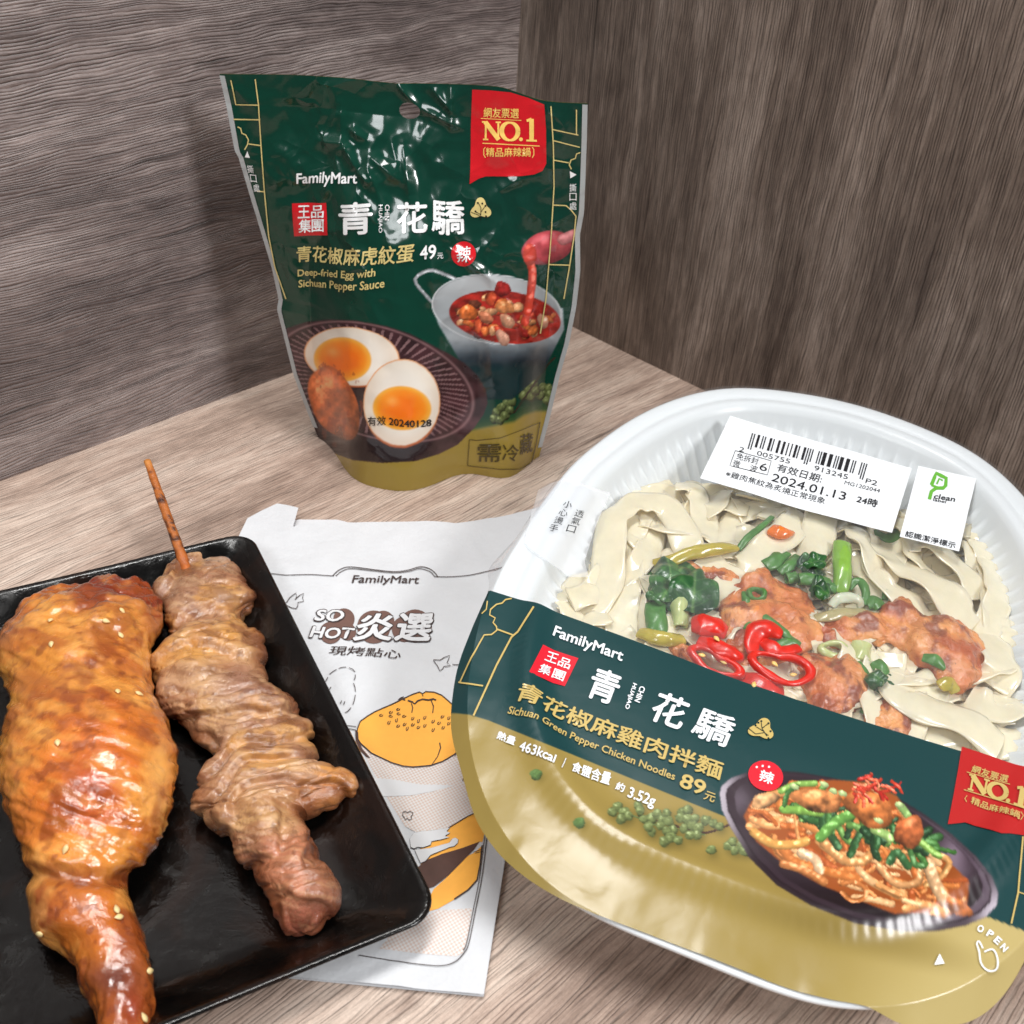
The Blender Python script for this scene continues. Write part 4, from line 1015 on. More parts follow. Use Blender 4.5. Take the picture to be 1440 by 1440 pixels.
ker = np.hanning(61); ker /= ker.sum(); RR = np.convolve(np.concatenate([RR[-30:], RR, RR[:30]]), ker, 'valid')
Rof = lambda th: np.interp(th, np.append(AG, np.pi), np.append(RR, RR[0]))
def rho(u, v): return np.hypot(u-uc, v-vc)/Rof(np.arctan2(v-vc, u-uc))
print('tray size', 2*(uc-_lf[:, 0].min()), pts[:, 1].max()-pts[:, 1].min())
OUT = np.stack([uc+RR*np.cos(AG), vc+RR*np.sin(AG)], 1)
_t = np.roll(OUT, -1, 0)-np.roll(OUT, 1, 0); _t /= np.linalg.norm(_t, axis=1)[:, None]; OUTN = np.stack([_t[:, 1], -_t[:, 0]], 1)
tray = empty('noodle_tray', Pz(1090, 1000, 0), 'white octagonal plastic tray of noodles sealed under a clear and green film lid', 'noodle tray')
m_tray = plain('white_plastic', rgb(232, 237, 240), .32, .45, .0, 20, sss=.1, sss_r=(.003, .003, .003))
prof = [(.0085, -.0022), (.0004, -.0022), (0., -.0012), (.0002, -.0003), (.0012, 0.), (.0052, 0.), (.0062, -.0007), (.0074, -.0009), (.0086, -.0007), (.0096, 0.), (.0125, 0.), (.0140, -.0006), (.0160, -.003), (.0175, -.006)]
V = []
def ring_w(ins, h):
    uv = OUT-OUTN*(ins[:, None] if not np.isscalar(ins) else ins); return SF.S(uv, 0)+h*LN
base_r = ring_w(.040, 0.); base_r[:, 2] = .0004
bo = ring_w(.0085, -.0022)
for f in (1., .8, .4): V.append(base_r*f+bo*(1-f))
for ins, h in prof: V.append(ring_w(ins, h))
top_in = ring_w(.0175, -.006); flo = ring_w(.046, 0.); flo[:, 2] = .0022
rib = np.maximum(0, np.cos(AG*110))**1.5
for f in (.06, .12, .3, .55, .8, .95, 1.):
    A = .0026*ss(.03, .12, f)*ss(1., .85, f)
    p = top_in*(1-f)+flo*f; cdir = -OUTN[:, :1]*LU-OUTN[:, 1:]*LV
    V.append(p+cdir*(A*rib)[:, None])
nr_ = len(V); F = gridfaces(nr_, NA, True); F = [f[::-1] for f in F]
V = np.vstack(V); F.append(tuple((nr_-1)*NA+i for i in range(NA))); F.append(tuple(range(NA))[::-1])
mesh('tray_body', V, F, m_tray, tray)

# lid film: rests on the rim, dips in the middle, hangs over the edge
def lid_b(u, v):
    r = rho(u, v)
    th = np.arctan2(v-vc, u-uc)
    b = .0009-.0045*(1-ss(0., .86, r))
    near = ss(.035, -.045, v)
    b = b+near*(.0034*np.exp(-((r-.83)/.045)**2)+.0015*ss(.8, .3, r))
    over = np.clip(r-1.0, 0, .12)
    b = b-over*.10
    n = fbm(np.stack([u*30, v*30, np.zeros(len(u))], 1), 2, 51)-.5
    n2 = fbm(np.stack([u*85, v*60, np.ones(len(u))], 1), 2, 57)-.5
    b = b+n*.0018*ss(1.02, .8, r)*(1-.75*near)+near*.00004*np.sin(th*230)*np.exp(-((r-.86)/.022)**2)+n2*.0003*near*ss(.25, .7, r)+n2*.0008*ss(.9, 1.02, r)
    return b
SL = Surf(a_, LU, LV, lid_b)
def film_mat(name):
    t = NT(name); t.t.nodes.remove(t.b)
    v = t.coord(); nn = t.bump(t.noise(v, 70, 3, .5, .3), .35, .0012)
    gl = t.n('ShaderNodeBsdfGlossy', {'Color': (1, 1, 1, 1), 'Roughness': .05, 'Normal': nn})
    tr = t.n('ShaderNodeBsdfTransparent', {'Color': (.955, .96, .962, 1)})
    df = t.n('ShaderNodeBsdfDiffuse', {'Color': (.9, .92, .94, 1)})
    lw = t.n('ShaderNodeLayerWeight', {'Blend': .5, 'Normal': nn}).outputs['Facing']
    m1 = t.n('ShaderNodeMixShader', {0: .035, 1: tr.outputs[0], 2: df.outputs[0]})
    m2 = t.n('ShaderNodeMixShader', {0: t.math('MULTIPLY_ADD', t.math('POWER', lw, 4.), .55, .045), 1: m1.outputs[0], 2: gl.outputs[0]})
    t.t.links.new(m2.outputs[0], t.out.inputs['Surface']); return t.m
m_film = film_mat('clear_film')
# free edge of the film all round (distance from the centre, as a share of the rim)
over = .998+.012*fbm(np.stack([np.cos(AG)*3, np.sin(AG)*3, np.zeros(NA)], 1), 2, 61)
def bumpang(px, py, amt, wd):
    global over
    q = SF.pix([(px, py)])[0]; a = math.atan2(q[1]-vc, q[0]-uc); d = (AG-a+np.pi) % (2*np.pi)-np.pi; over = over+amt*np.exp(-(d/wd)**2)
for px, py, amt, wd in ((1035, 538, .05, .07), (985, 553, .02, .06), (1395, 612, .075, .10), (1440, 650, .06, .1), (870, 600, .028, .07), (800, 650, .02, .06), (700, 790, .045, .09), (655, 930, .035, .14), (655, 1010, .03, .12), (690, 1150, .03, .2), (900, 1311, -.007, .35), (1100, 1370, -.006, .3), (1262, 1394, .02, .05), (1330, 1400, .030, .09), (1410, 1395, .040, .12)): bumpang(px, py, amt, wd)
FO = np.stack([uc+RR*over*np.cos(AG), vc+RR*over*np.sin(AG)], 1)
um, uM = FO[:, 0].min(), FO[:, 0].max()
def edge_v(u, up):
    """upper or lower crossing of the film outline at u"""
    k = FO[:, 1] > vc*0+(-.012) if up else FO[:, 1] <= (-.012)
    q = FO[k]; o = np.argsort(q[:, 0]); return np.interp(u, q[o, 0], q[o, 1])
# printed sheet: columns from the outline up to the band edge
iL = np.argmin(FO[:, 0]); 
def print_patch(n, m):
    # left and right ends follow the outline between the lowest and the band edge
    lowk = FO[:, 1] < .0005
    q = FO[lowk]; a = np.arctan2(q[:, 1]-vc*0-.0, q[:, 0]-uc); q = q[np.argsort(a)]
    # resample by arc length so that steep ends stay smooth
    s_ = np.concatenate([[0], np.cumsum(np.linalg.norm(np.diff(q, axis=0), axis=1))]); t = np.linspace(0, 1, n)
    B = np.stack([np.interp(t, s_/s_[-1], q[:, k]) for k in (0, 1)], 1)
    T = np.stack([q[0, 0]+(q[-1, 0]-q[0, 0])*t, np.zeros(n)], 1)
    w = np.linspace(0, 1, m)[:, None, None]
    return (B[None]*(1-w)+T[None]*w).reshape(-1, 2)
def lid_paint(P):
    q = project(P); PX, PY = q[:, 0], q[:, 1]
    X = (PX-980)*3.13; Y = (PY-1020)*3.13; n = len(P)
    C = np.tile(C255(22, 60, 62), (n, 1))
    ge = np.interp(PX, [640, 660, 687, 1011, 1440, 1700], [1003, 1005, 1013, 1145, 1309, 1405])
    p_mix(C, ss(-1., 1., PY-ge), C255(148, 128, 68))
    k = ss(-1., 1., PY-ge)
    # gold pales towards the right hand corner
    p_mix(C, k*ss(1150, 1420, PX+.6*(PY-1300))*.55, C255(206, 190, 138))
    # soft printed shade under the dish
    a, b = _loc(X, Y, 690, 900, 760, 130, .27); p_mix(C, k*ss(1, .2, np.hypot(a, b))*.55, C255(122, 104, 50))
    # green peppercorn sprig (readings of the left-hand view)
    x5 = (PX-630)*3.349; y5 = (PY-840)*3.349
    rr = random.Random(11); berries = [(800, 985), (830, 1010), (775, 1010), (850, 1030), (815, 1045), (895, 980), (905, 1005), (925, 1045), (960, 1040), (985, 1020), (1030, 1015), (1010, 1045), (1000, 1075), (960, 1105), (945, 1080), (1040, 1055), (1060, 1095), (1030, 1100), (1020, 1150), (1050, 1130), (1085, 1145), (1100, 1010), (1130, 1000), (1095, 1040), (1130, 1045), (1165, 1040), (1150, 1075), (1180, 1085), (1110, 1090), (1140, 1120), (1175, 1120), (1215, 1050), (1250, 1065), (1280, 1080), (1240, 1190), (1320, 1170), (1350, 1190), (1380, 1170), (1410, 1160), (1340, 1150), (1400, 1195), (1370, 1025), (1345, 1035), (1385, 1040)]
    for a, b in berries: p_mix(C, np.exp(-((x5-a-10)**2+(y5-b-16)**2)/900.)*.35, C255(70, 66, 34))
    p_band(C, x5, y5, [(900, 1030), (1050, 1070), (1200, 1110), (1330, 1070), (1440, 1035)], 12, C255(70, 46, 40), .7, .1)
    for a, b in ((840, 1020, ), (960, 1070), (1100, 1060), (1150, 1100)): p_band(C, x5, y5, [(a-30, b-30), (a+10, b), (a+60, b+20)], 8, C255(92, 108, 66), .7, .1)
    for i, (a, b) in enumerate(berries): p_blob(C, x5, y5, a, b, rr.uniform(21, 28), rr.uniform(21, 28), 0, C255(126, 140, 88), .55, .25, .25, .1, i)
    for i, (a, b) in enumerate(((415, 835), (618, 1062))):
        p_mix(C, np.exp(-((x5-a-16)**2+(y5-b-12)**2)/500.)*.4, C255(90, 84, 40)); p_blob(C, x5, y5, a, b, 30, 28, 0, C255(112, 146, 84), .5, .3, .2, .1, i)
    # dark oval dish
    dish = np.array([(100, 300), (108, 268), (150, 232), (220, 207), (330, 198), (450, 206), (600, 232), (760, 272), (900, 330), (1000, 390), (1120, 478), (1230, 578), (1300, 668), (1326, 738), (1320, 792), (1272, 842), (1180, 882), (1050, 906), (900, 906), (700, 872), (500, 792), (350, 702), (230, 582), (150, 452), (110, 372)])
    md = softpoly(X, Y, dish, 4.); p_mix(C, md, C255(36, 26, 32))
    def inner(s, dy=0): c = np.array([700, 545]); return softpoly(X, Y, (dish-c)*s+c+[0, dy], 4.)
    nn = fbm(np.stack([X*.006, Y*.006, np.zeros(n)], 1), 3, 5)
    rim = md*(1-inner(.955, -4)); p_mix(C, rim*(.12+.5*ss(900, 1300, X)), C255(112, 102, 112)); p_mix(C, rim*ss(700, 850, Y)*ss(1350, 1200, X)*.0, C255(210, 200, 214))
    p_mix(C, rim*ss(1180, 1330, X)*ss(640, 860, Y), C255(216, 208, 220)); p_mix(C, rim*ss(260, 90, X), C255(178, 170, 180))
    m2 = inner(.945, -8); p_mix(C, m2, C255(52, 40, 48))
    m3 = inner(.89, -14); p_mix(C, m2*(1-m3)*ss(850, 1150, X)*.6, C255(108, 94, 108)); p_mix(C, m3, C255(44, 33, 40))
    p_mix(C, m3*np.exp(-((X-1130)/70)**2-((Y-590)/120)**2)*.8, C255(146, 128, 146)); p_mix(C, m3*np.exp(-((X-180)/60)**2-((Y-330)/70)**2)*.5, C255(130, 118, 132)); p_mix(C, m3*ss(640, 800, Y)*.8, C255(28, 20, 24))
    # noodles
    mound = [(205, 400), (240, 335), (330, 285), (430, 250), (600, 240), (760, 250), (880, 310), (980, 450), (1060, 560), (1120, 610), (1200, 690), (1190, 790), (1090, 850), (1000, 826), (870, 830), (700, 765), (550, 705), (380, 610), (260, 510)]
    mm = softpoly(X, Y, mound, 5.); p_mix(C, mm, C255(150, 78, 36))
    rr = random.Random(4); cols = [(222, 140, 76), (234, 164, 100), (206, 112, 54), (240, 186, 130), (216, 126, 60), (186, 92, 44)]
    ok = lambda x, y: inpoly(np.array([x]), np.array([y]), mound)[0]
    for i in range(120):
        for _ in range(30):
            x0, y0 = rr.uniform(200, 1200), rr.uniform(250, 850)
            a = rr.gauss(.55, .55); L = rr.uniform(70, 190); c = rr.uniform(-.5, .5)
            p = [(x0, y0), (x0+L*.5*math.cos(a)-c*60*math.sin(a), y0+L*.5*math.sin(a)+c*60*math.cos(a)), (x0+L*math.cos(a), y0+L*math.sin(a))]
            if ok(*p[0]) and ok(*p[1]) and ok(*p[2]): break
        else: continue
        p_band(C, X, Y, p, rr.uniform(16, 44), C255(*rr.choice(cols)), .6, .16, 14, lines=0 if i % 5 else 4)
    for p, w, c in (([(560, 520), (640, 590), (720, 600), (770, 570)], 46, (226, 160, 96)), ([(640, 700), (690, 690), (740, 720), (735, 760), (680, 770), (640, 735)], 22, (214, 130, 70)), ([(800, 620), (880, 700), (970, 690), (985, 640)], 34, (230, 168, 110)), ([(1060, 570), (1110, 600), (1080, 660), (1010, 700)], 30, (236, 172, 104)), ([(250, 470), (330, 520), (420, 525), (480, 510)], 44, (240, 176, 92)), ([(460, 560), (520, 590), (540, 640)], 46, (244, 204, 160)), ([(1020, 610), (1050, 700), (1100, 780)], 60, (238, 190, 140)), ([(380, 610), (480, 640), (560, 690)], 40, (214, 134, 74))):
        p_band(C, X, Y, p, w, C255(*c), .5, .3, 24)
    # greens, chicken, chilli
    for i in range(46):
        x0, y0 = rr.uniform(400, 1020), 0; y0 = 330+(x0-400)*.36+rr.uniform(-60, 60); a = rr.gauss(.6, .8); L = rr.uniform(50, 130)
        p_band(C, X, Y, [(x0, y0), (x0+L*.5*math.cos(a)+rr.uniform(-14, 14), y0+L*.5*math.sin(a)+rr.uniform(-14, 14)), (x0+L*math.cos(a), y0+L*math.sin(a))], rr.uniform(18, 44), C255(*rr.choice([(52, 98, 52), (74, 128, 60), (40, 76, 44), (110, 158, 76), (60, 110, 56)])), .4, .2, 10)
    for p, w, c in (([(370, 290), (430, 262), (520, 256)], 30, (150, 196, 96)), ([(380, 370), (460, 375), (545, 385)], 40, (140, 190, 84)), ([(545, 490), (610, 430), (690, 385)], 54, (112, 172, 78)), ([(780, 460), (830, 480), (850, 500)], 40, (168, 206, 120)), ([(980, 510), (1030, 550), (1065, 575)], 34, (136, 180, 84)), ([(900, 360), (930, 400), (940, 430)], 36, (150, 190, 110)), ([(385, 350), (400, 300), (440, 270)], 26, (70, 120, 60)), ([(850, 600), (880, 560), (930, 620)], 40, (60, 108, 60)), ([(940, 560), (960, 610), (990, 620)], 30, (80, 130, 70))): p_band(C, X, Y, p, w, C255(*c), .5, .25, 16, lines=0)
    for i, (a, b, rx, ry, ro, c) in enumerate(((530, 330, 118, 54, .18, (222, 142, 84)), (760, 368, 120, 76, .5, (226, 132, 70)), (935, 470, 66, 76, .5, (214, 116, 66)), (300, 330, 66, 34, -.3, (232, 176, 120)), (1150, 800, 70, 34, .5, (206, 116, 56)))): p_blob(C, X, Y, a, b, rx, ry, ro, C255(*c), .5, .25, .45, .03, i+20, wob=.14)
    for i in range(26):
        x0 = rr.uniform(680, 860); y0 = 225+abs(x0-770)*.35+rr.uniform(-10, 60); a = rr.uniform(-.6, 1.6); L = rr.uniform(24, 70)
        p_band(C, X, Y, [(x0, y0), (x0+L*.5*math.cos(a)+8, y0+L*.5*math.sin(a)), (x0+L*math.cos(a), y0+L*math.sin(a))], rr.uniform(9, 20), C255(*rr.choice([(222, 70, 48), (236, 96, 64), (200, 48, 38), (240, 140, 100)])), .5, .3, 8)
    for a, b in ((430, 270), (560, 260), (600, 290), (640, 300), (800, 420), (890, 350)): p_blob(C, X, Y, a, b, 22, 13, .4, C255(196, 220, 150), .6, .2, .1, .1, a)
    return s2l(np.clip(C, 0, 1))
def lidprint(name, col=None, attr=False, rough=.28):
    t = NT(name); v = t.coord(); base = t.attr() if attr else col
    h = t.math('ADD', t.noise(v, 60, 3, .5, .4), t.math('MULTIPLY', t.noise(v, 420, 2, .5), .05))
    nn = t.bump(h, .18, .0012)
    t.set(Base_Color=base, Roughness=rough, Specular_IOR_Level=.3, Coat_Weight=.3, Coat_Roughness=.2, Normal=nn, Coat_Normal=nn); return t.m
n_, m_ = 820, 480
uv = print_patch(n_, m_); P0 = SL.S(uv)
mesh('printed_film', P0, [f for f in gridfaces(m_, n_)], lidprint('printed_film_lid', attr=True), tray, col=lid_paint(P0))
# clear film above the band
hik = FO[:, 1] > -.0005; q = FO[hik]; q = q[np.argsort(-np.arctan2(q[:, 1]-vc+.06, q[:, 0]-uc))]
s_ = np.concatenate([[0], np.cumsum(np.linalg.norm(np.diff(q, axis=0), axis=1))]); t = np.linspace(0, 1, 200)
B = np.stack([np.interp(t, s_/s_[-1], q[:, k]) for k in (0, 1)], 1); T = np.stack([B[0, 0]+(B[-1, 0]-B[0, 0])*t, np.full(200, .0002)], 1)
w = np.linspace(0, 1, 130)[:, None, None]; uv = (T[None]*(1-w)+B[None]*w).reshape(-1, 2)
mesh('clear_film', SL.S(uv), gridfaces(130, 200), m_film, tray)
# prints on the lid
LML = .004
m_lw = lidprint('lid_white_ink', rgb(236, 240, 244)); m_lg = lidprint('lid_gold_ink', rgb(196, 172, 104)); m_lr = lidprint('lid_red_ink', rgb(214, 34, 50)); m_lr2 = lidprint('lid_badge_ink', rgb(176, 36, 36)); m_ldk = lidprint('lid_dark_ink', rgb(20, 44, 46)); m_stk = plain('sticker_paper', rgb(234, 238, 242), .45, .4); m_blk = plain('sticker_ink', rgb(30, 30, 34), .5, .3); m_grn = plain('sticker_green_ink', rgb(104, 176, 62), .45, .3)
LD = lambda name, mat, lay, ml=LML: Deco(SL, name, mat, tray, .0002+.00016*lay, ml)
D_ = lambda d_, b, p0, p1, p3, bold=0., k=None, **kw: d_.text(b, *(k or kf)([p0, p1, p3]), bold, **kw)
sq = LD('red_seal_print', m_lr, 0); sq.poly(kf([(447, 224), (614, 288), (550, 420), (382, 352)])); sq.build()
dc = LD('red_disc_print', m_lr, 1)
_dq = kg([(302, 225)])[0]; dc.disc(_dq, 25, 21, .35); dc.build()
wh = LD('white_lettering', m_lw, 2)
D_(wh, 'FamilyMart', (490, 182), (818, 306), (506, 136), .022, base=True)
for ch, x, y in (('王', 450, 298), ('品', 512, 324), ('集', 418, 354), ('團', 484, 380)): D_(wh, ch, (x, y), (x+56, y+21), (x+18, y-42), .012)
D_(wh, '青', (640, 470), (775, 518), (698, 326), .02); D_(wh, '花', (936, 578), (1090, 634), (1000, 440), .02); D_(wh, '驕', (1135, 650), (1310, 716), (1196, 516), .016)
D_(wh, 'HUAJIAO', (866, 404), (826, 524), (890, 414), .03); D_(wh, 'CHIN', (904, 420), (876, 492), (930, 430), .03)
D_(wh, '熱量', (226, 668), (312, 702), (240, 632), .02); D_(wh, '463kcal', (334, 722), (498, 784), (348, 678), .02, base=True); D_(wh, '食鹽含量', (574, 820), (757, 890), (590, 774), .02); D_(wh, '約', (784, 908), (824, 924), (798, 870), .02); D_(wh, '3.52g', (842, 944), (968, 990), (858, 896), .02, base=True)
wh.stroke(kf([(553, 762), (534, 806)]), 1.1)
D_(wh, '辣', (268, 248), (330, 268), (282, 196), .02, k=kg)
for x, y in ((262, 188), (288, 183), (316, 187)): wh.disc(kg([(x, y)])[0], 1.6, n=8)
wh.build()
op = LD('opening_mark_print', m_lw, 2)
for ch, x, y, a in (('O', 1228, 910, .30), ('P', 1268, 928, .55), ('E', 1300, 953, .75), ('N', 1328, 982, .85)):
    c, s_ = math.cos(a), math.sin(a); D_(op, ch, (x, y), (x+28*c, y+28*s_), (x+32*s_, y-32*c), .03, k=kg)
op.poly(kg([(1066, 1008), (1088, 1052), (1042, 1058)]))
op.stroke(kg([(1262, 1000), (1300, 990), (1320, 1030), (1312, 1072), (1275, 1080), (1248, 1050), (1240, 1000), (1230, 965), (1240, 955), (1256, 985)]), 2.2, smooth=40)
op.build()
go = LD('gold_lettering', m_lg, 2)
D_(go, '青花椒麻雞肉拌麵', (314, 492), (1280, 868), (350, 402), .018)
D_(go, 'Sichuan Green Pepper Chicken Noodles', (280, 550), (1064, 866), (294, 516), .014, base=True)
D_(go, '89', (1084, 894), (1200, 940), (1106, 830), .022, base=True); D_(go, '元', (1200, 954), (1250, 972), (1214, 914), .012); go.build()
cl = LD('gold_clover_print', m_lg, 2); clover(cl, (1071, 1027), 20, .82, .3); cl.build()
ck = LD('clover_line_print', m_ldk, 3)
for p in ([(1078, 1037), (1071, 1026), (1070, 1018)], [(1071, 1026), (1079, 1020)], [(1073, 1030), (1063, 1024)], [(1052, 1026), (1062, 1034), (1074, 1032)], [(1074, 1032), (1080, 1036)]): ck.stroke(p, 1.0)
for p in ((1070, 1016), (1080, 1019), (1062, 1022), (1066, 1018), (1083, 1030), (1080, 1040), (1070, 1040)): ck.disc(p, 1.5, n=8)
ck.build()
ln = LD('gold_line_print', m_lg, 1)
ln.stroke(kf([(404, 46), (330, 165), (300, 190), (230, 320), (120, 560)]), 2.6); ln.stroke(kf([(310, 182), (228, 152)]), 2.2)
ln.stroke(kf([(300, 8), (270, 14), (255, 30), (228, 36), (200, 60), (196, 86), (222, 100), (212, 122), (228, 140), (230, 158), (205, 178), (170, 180), (150, 215), (110, 290), (60, 400)]), 2.0); ln.stroke(kf([(165, 420), (60, 404), (52, 402)]), 2.2); ln.stroke(kf([(186, 20), (180, 60), (160, 80)]), 1.6)
ln.stroke(kg([(1432, 490), (1412, 740), (1382, 875)]), 2.4); ln.stroke(kg([(1412, 735), (1440, 745), (1470, 752)]), 1.6)
ln.build()
bd = LD('red_badge_print', m_lr2, 1, .002); bd.poly(kg([(1165, 96), (1300, 140), (1440, 184), (1530, 214), (1520, 400), (1500, 492), (1440, 486), (1340, 478), (1260, 455), (1180, 430), (1103, 438), (1130, 300), (1148, 200)])); bd.build()
by = LD('badge_lettering', m_lg, 4, .002)
D_(by, '網友票選', (1203, 212), (1366, 260), (1212, 180), .015, k=kg); by.stroke(kg([(1185, 212), (1378, 268)]), 1.0); by.stroke(kg([(1172, 290), (1440, 372), (1500, 390)]), 1.1)
D_(by, '精品麻辣鍋', (1200, 350), (1412, 420), (1208, 318), .015, k=kg)
by.stroke(kg([(1186, 316), (1176, 328), (1184, 344)]), 1.); by.stroke(kg([(1420, 386), (1430, 402), (1418, 420)]), 1.)
serif_NO1(by, lambda a, b: kg([(1194+250*a+12*b, 288+80*a-62*b)])[0]); by.build()
vt = LD('vent_label', None, 0)
def veil(name, col, al):
    t = NT(name); t.set(Base_Color=col, Roughness=.35, Alpha=al); return t.m
vt.mat = veil('vent_label_film', rgb(240, 243, 248), .30)
vt.poly([(757, 690), (806, 676), (858, 694), (850, 712), (836, 745), (822, 790), (828, 812), (800, 812), (748, 775), (738, 765)]); vt.build()
vk = LD('vent_lettering', m_blk, 1)
km = lambda p: cr(p, 4.0, 640, 520)
for s_, x, y in (('小', 602, 778), ('心', 578, 824), ('燙', 552, 868), ('手', 524, 910), ('透', 668, 830), ('氣', 648, 872), ('口', 622, 916)): vk.text(s_, *km([(x, y-4), (x+48, y+8), (x+14, y-42)]), 0)
vk.build()
# barcode label and seal-of-quality sticker, both stuck on the film
SLb = LD('barcode_label', m_stk, 0); SLb.poly(kh([(250, 72), (985, 285), (905, 546), (128, 325)])); lab = SLb.build()
bl = LD('label_lettering', m_blk, 1)
E_ = lambda b, p0, p1, p3, bold=0., **k: bl.text(b, *kh([p0, p1, p3]), bold, **k)
E_('2', (284, 216), (304, 221), (289, 198), base=True); E_('005755', (356, 232), (490, 268), (361, 214), base=True); E_('913245', (588, 293), (724, 331), (593, 274), base=True); E_('P2', (796, 345), (842, 357), (802, 326), base=True); E_('MG1202044', (711, 350), (854, 385), (716, 336), base=True)
E_('有效日期:', (434, 296), (616, 347), (446, 266), .006); E_('2024.01.13', (414, 336), (714, 416), (425, 306), .006, base=True); E_('24時', (758, 424), (842, 446), (768, 394), .02); E_('※雞肉焦紋為炙燒正常現象', (228, 318), (630, 432), (238, 294))
E_('免拆封', (272, 248), (360, 272), (280, 222)); E_('微', (258, 276), (286, 284), (266, 250)); E_('波', (326, 296), (356, 304), (334, 270)); E_('6', (366, 292), (396, 300), (374, 262), base=True)
bl.stroke(kh([(270, 214), (416, 256), (400, 313), (248, 275)]), .8, closed=True)
rb = random.Random(3); x = 0.; bars = []
mods = '101' + ''.join(rb.choice(['0001101', '0011001', '0010011', '0111101', '0100011', '0110001']) for _ in range(6)) + '01010' + ''.join(rb.choice(['1110010', '1100110', '1101100', '1000010', '1011100']) for _ in range(6)) + '101'
i = 0
while i < len(mods):
    if mods[i] == '1':
        j = i
        while j < len(mods) and mods[j] == '1': j += 1
        a, b = i/len(mods), j/len(mods); lo = 70 if (i < 3 or i > len(mods)-4 or 44 < i < 50) else 55
        f_ = lambda t, h: (338+468*t-.30*h*.9, 143+125*t+h*.92)
        bl.poly(kh([f_(a, 0), f_(b, 0), f_(b, lo), f_(a, lo)])); i = j
    else: i += 1
lt = bl.build()
st = LD('quality_sticker', m_stk, 0); st.poly(kh([(1012, 275), (1246, 326), (1176, 622), (936, 562)])); st.build()
sg = LD('sticker_logo', m_grn, 1)
sg.stroke(kh([(1064, 354), (1084, 306), (1124, 326), (1122, 356), (1112, 366), (1084, 366), (1064, 380), (1056, 412)]), 5.0); sg.stroke(kh([(1086, 350), (1096, 328), (1110, 336)]), 2.6); sg.stroke(kh([(1064, 354), (1090, 364)]), 3.); sg.build()
sk = LD('sticker_lettering', m_blk, 1)
sk.text('clean', *kh([(1072, 408), (1158, 422), (1078, 388)]), .02, base=True); sk.text('label', *kh([(1070, 418), (1122, 428), (1073, 407)]), .01, base=True); sk.text('認識潔淨標示', *kh([(956, 562), (1160, 612), (962, 538)]), .01); sk.build()

# ------------------------------------------------------------------ food under the film
def onlid(px, py, dep):                     # point on the sight line, dep below the rim plane
    d = rays((px, py))[0]; O = LO-LN*dep; return EYE+d*(((O-EYE)@LN)/(d@LN))
m_nood = plain('noodle_dough', rgb(242, 228, 196), .20, .5, .08, 140, coat=.5, sss=.3, sss_r=(.006, .004, .002), bump=.25, bscale=160, coatr=.15)
def noodle_geo(P3, width, tw=0., ruf=.0018, seed=0, curl=.0, n=70, roll=None):
    P = catmull(P3, n); t = np.gradient(P, axis=0); t /= np.linalg.norm(t, axis=1)[:, None]
    xs = np.linspace(-1, 1, 11); rr = np.concatenate([[0], np.cumsum(np.linalg.norm(np.diff(P, axis=0), axis=1))])
    V = []; tws = np.interp(np.linspace(0, 1, n), np.linspace(0, 1, len(tw)), tw) if not np.isscalar(tw) else np.full(n, tw)
    for i in range(n):
        s_ = np.cross(t[i], LN); s_ /= np.linalg.norm(s_)+1e-9; nn = np.cross(s_, t[i])
        c, q = math.cos(tws[i]), math.sin(tws[i]); sd = s_*c+nn*q; up = nn*c-s_*q
        rf = ruf*(np.sin(rr[i]/.0026+seed+xs*.8+1.5*np.sin(rr[i]/.011))*.7+.5*np.sin(rr[i]/.0061+seed*2))*np.abs(xs)**3; lat = .06*np.sin(rr[i]/.0042+seed+1.+(xs > 0)*1.3)*np.abs(xs)**6
        w = width/2*(1+.08*math.sin(rr[i]/.02+seed)); lift = curl*(xs**2)+rf+.0009*math.sin(rr[i]/.008+seed*1.7)+.0006*xs*math.sin(rr[i]/.013+seed)
        top = P[i]+np.outer(xs*(1+lat*.5)*w, sd)+np.outer(lift, up); th = .0005*(1-.5*xs**4)
        V.append(np.vstack([top+np.outer(th, up), (top-np.outer(th, up))[::-1]]))
    V = np.vstack(V); m = 22; return V, gridfaces(n, m, True)+[tuple(range(m)), tuple((n-1)*m+i for i in range(m))[::-1]]
NG = 'noodle strands in the tray'
def noodle(pts, dep, width, label, tw=0., ruf=.0018, seed=0, curl=.0, n=70):
    dep = np.interp(np.linspace(0, 1, len(pts)), np.linspace(0, 1, len(dep)), dep) if not np.isscalar(dep) else [dep]*len(pts)
    P3 = np.array([onlid(x, y, d) for (x, y), d in zip(pts, dep)])
    V, F = noodle_geo(P3, width, tw, ruf, seed, curl, n)
    o = mesh('wide_noodle', V, F, m_nood); tag(o, label, 'noodle', NG); return o
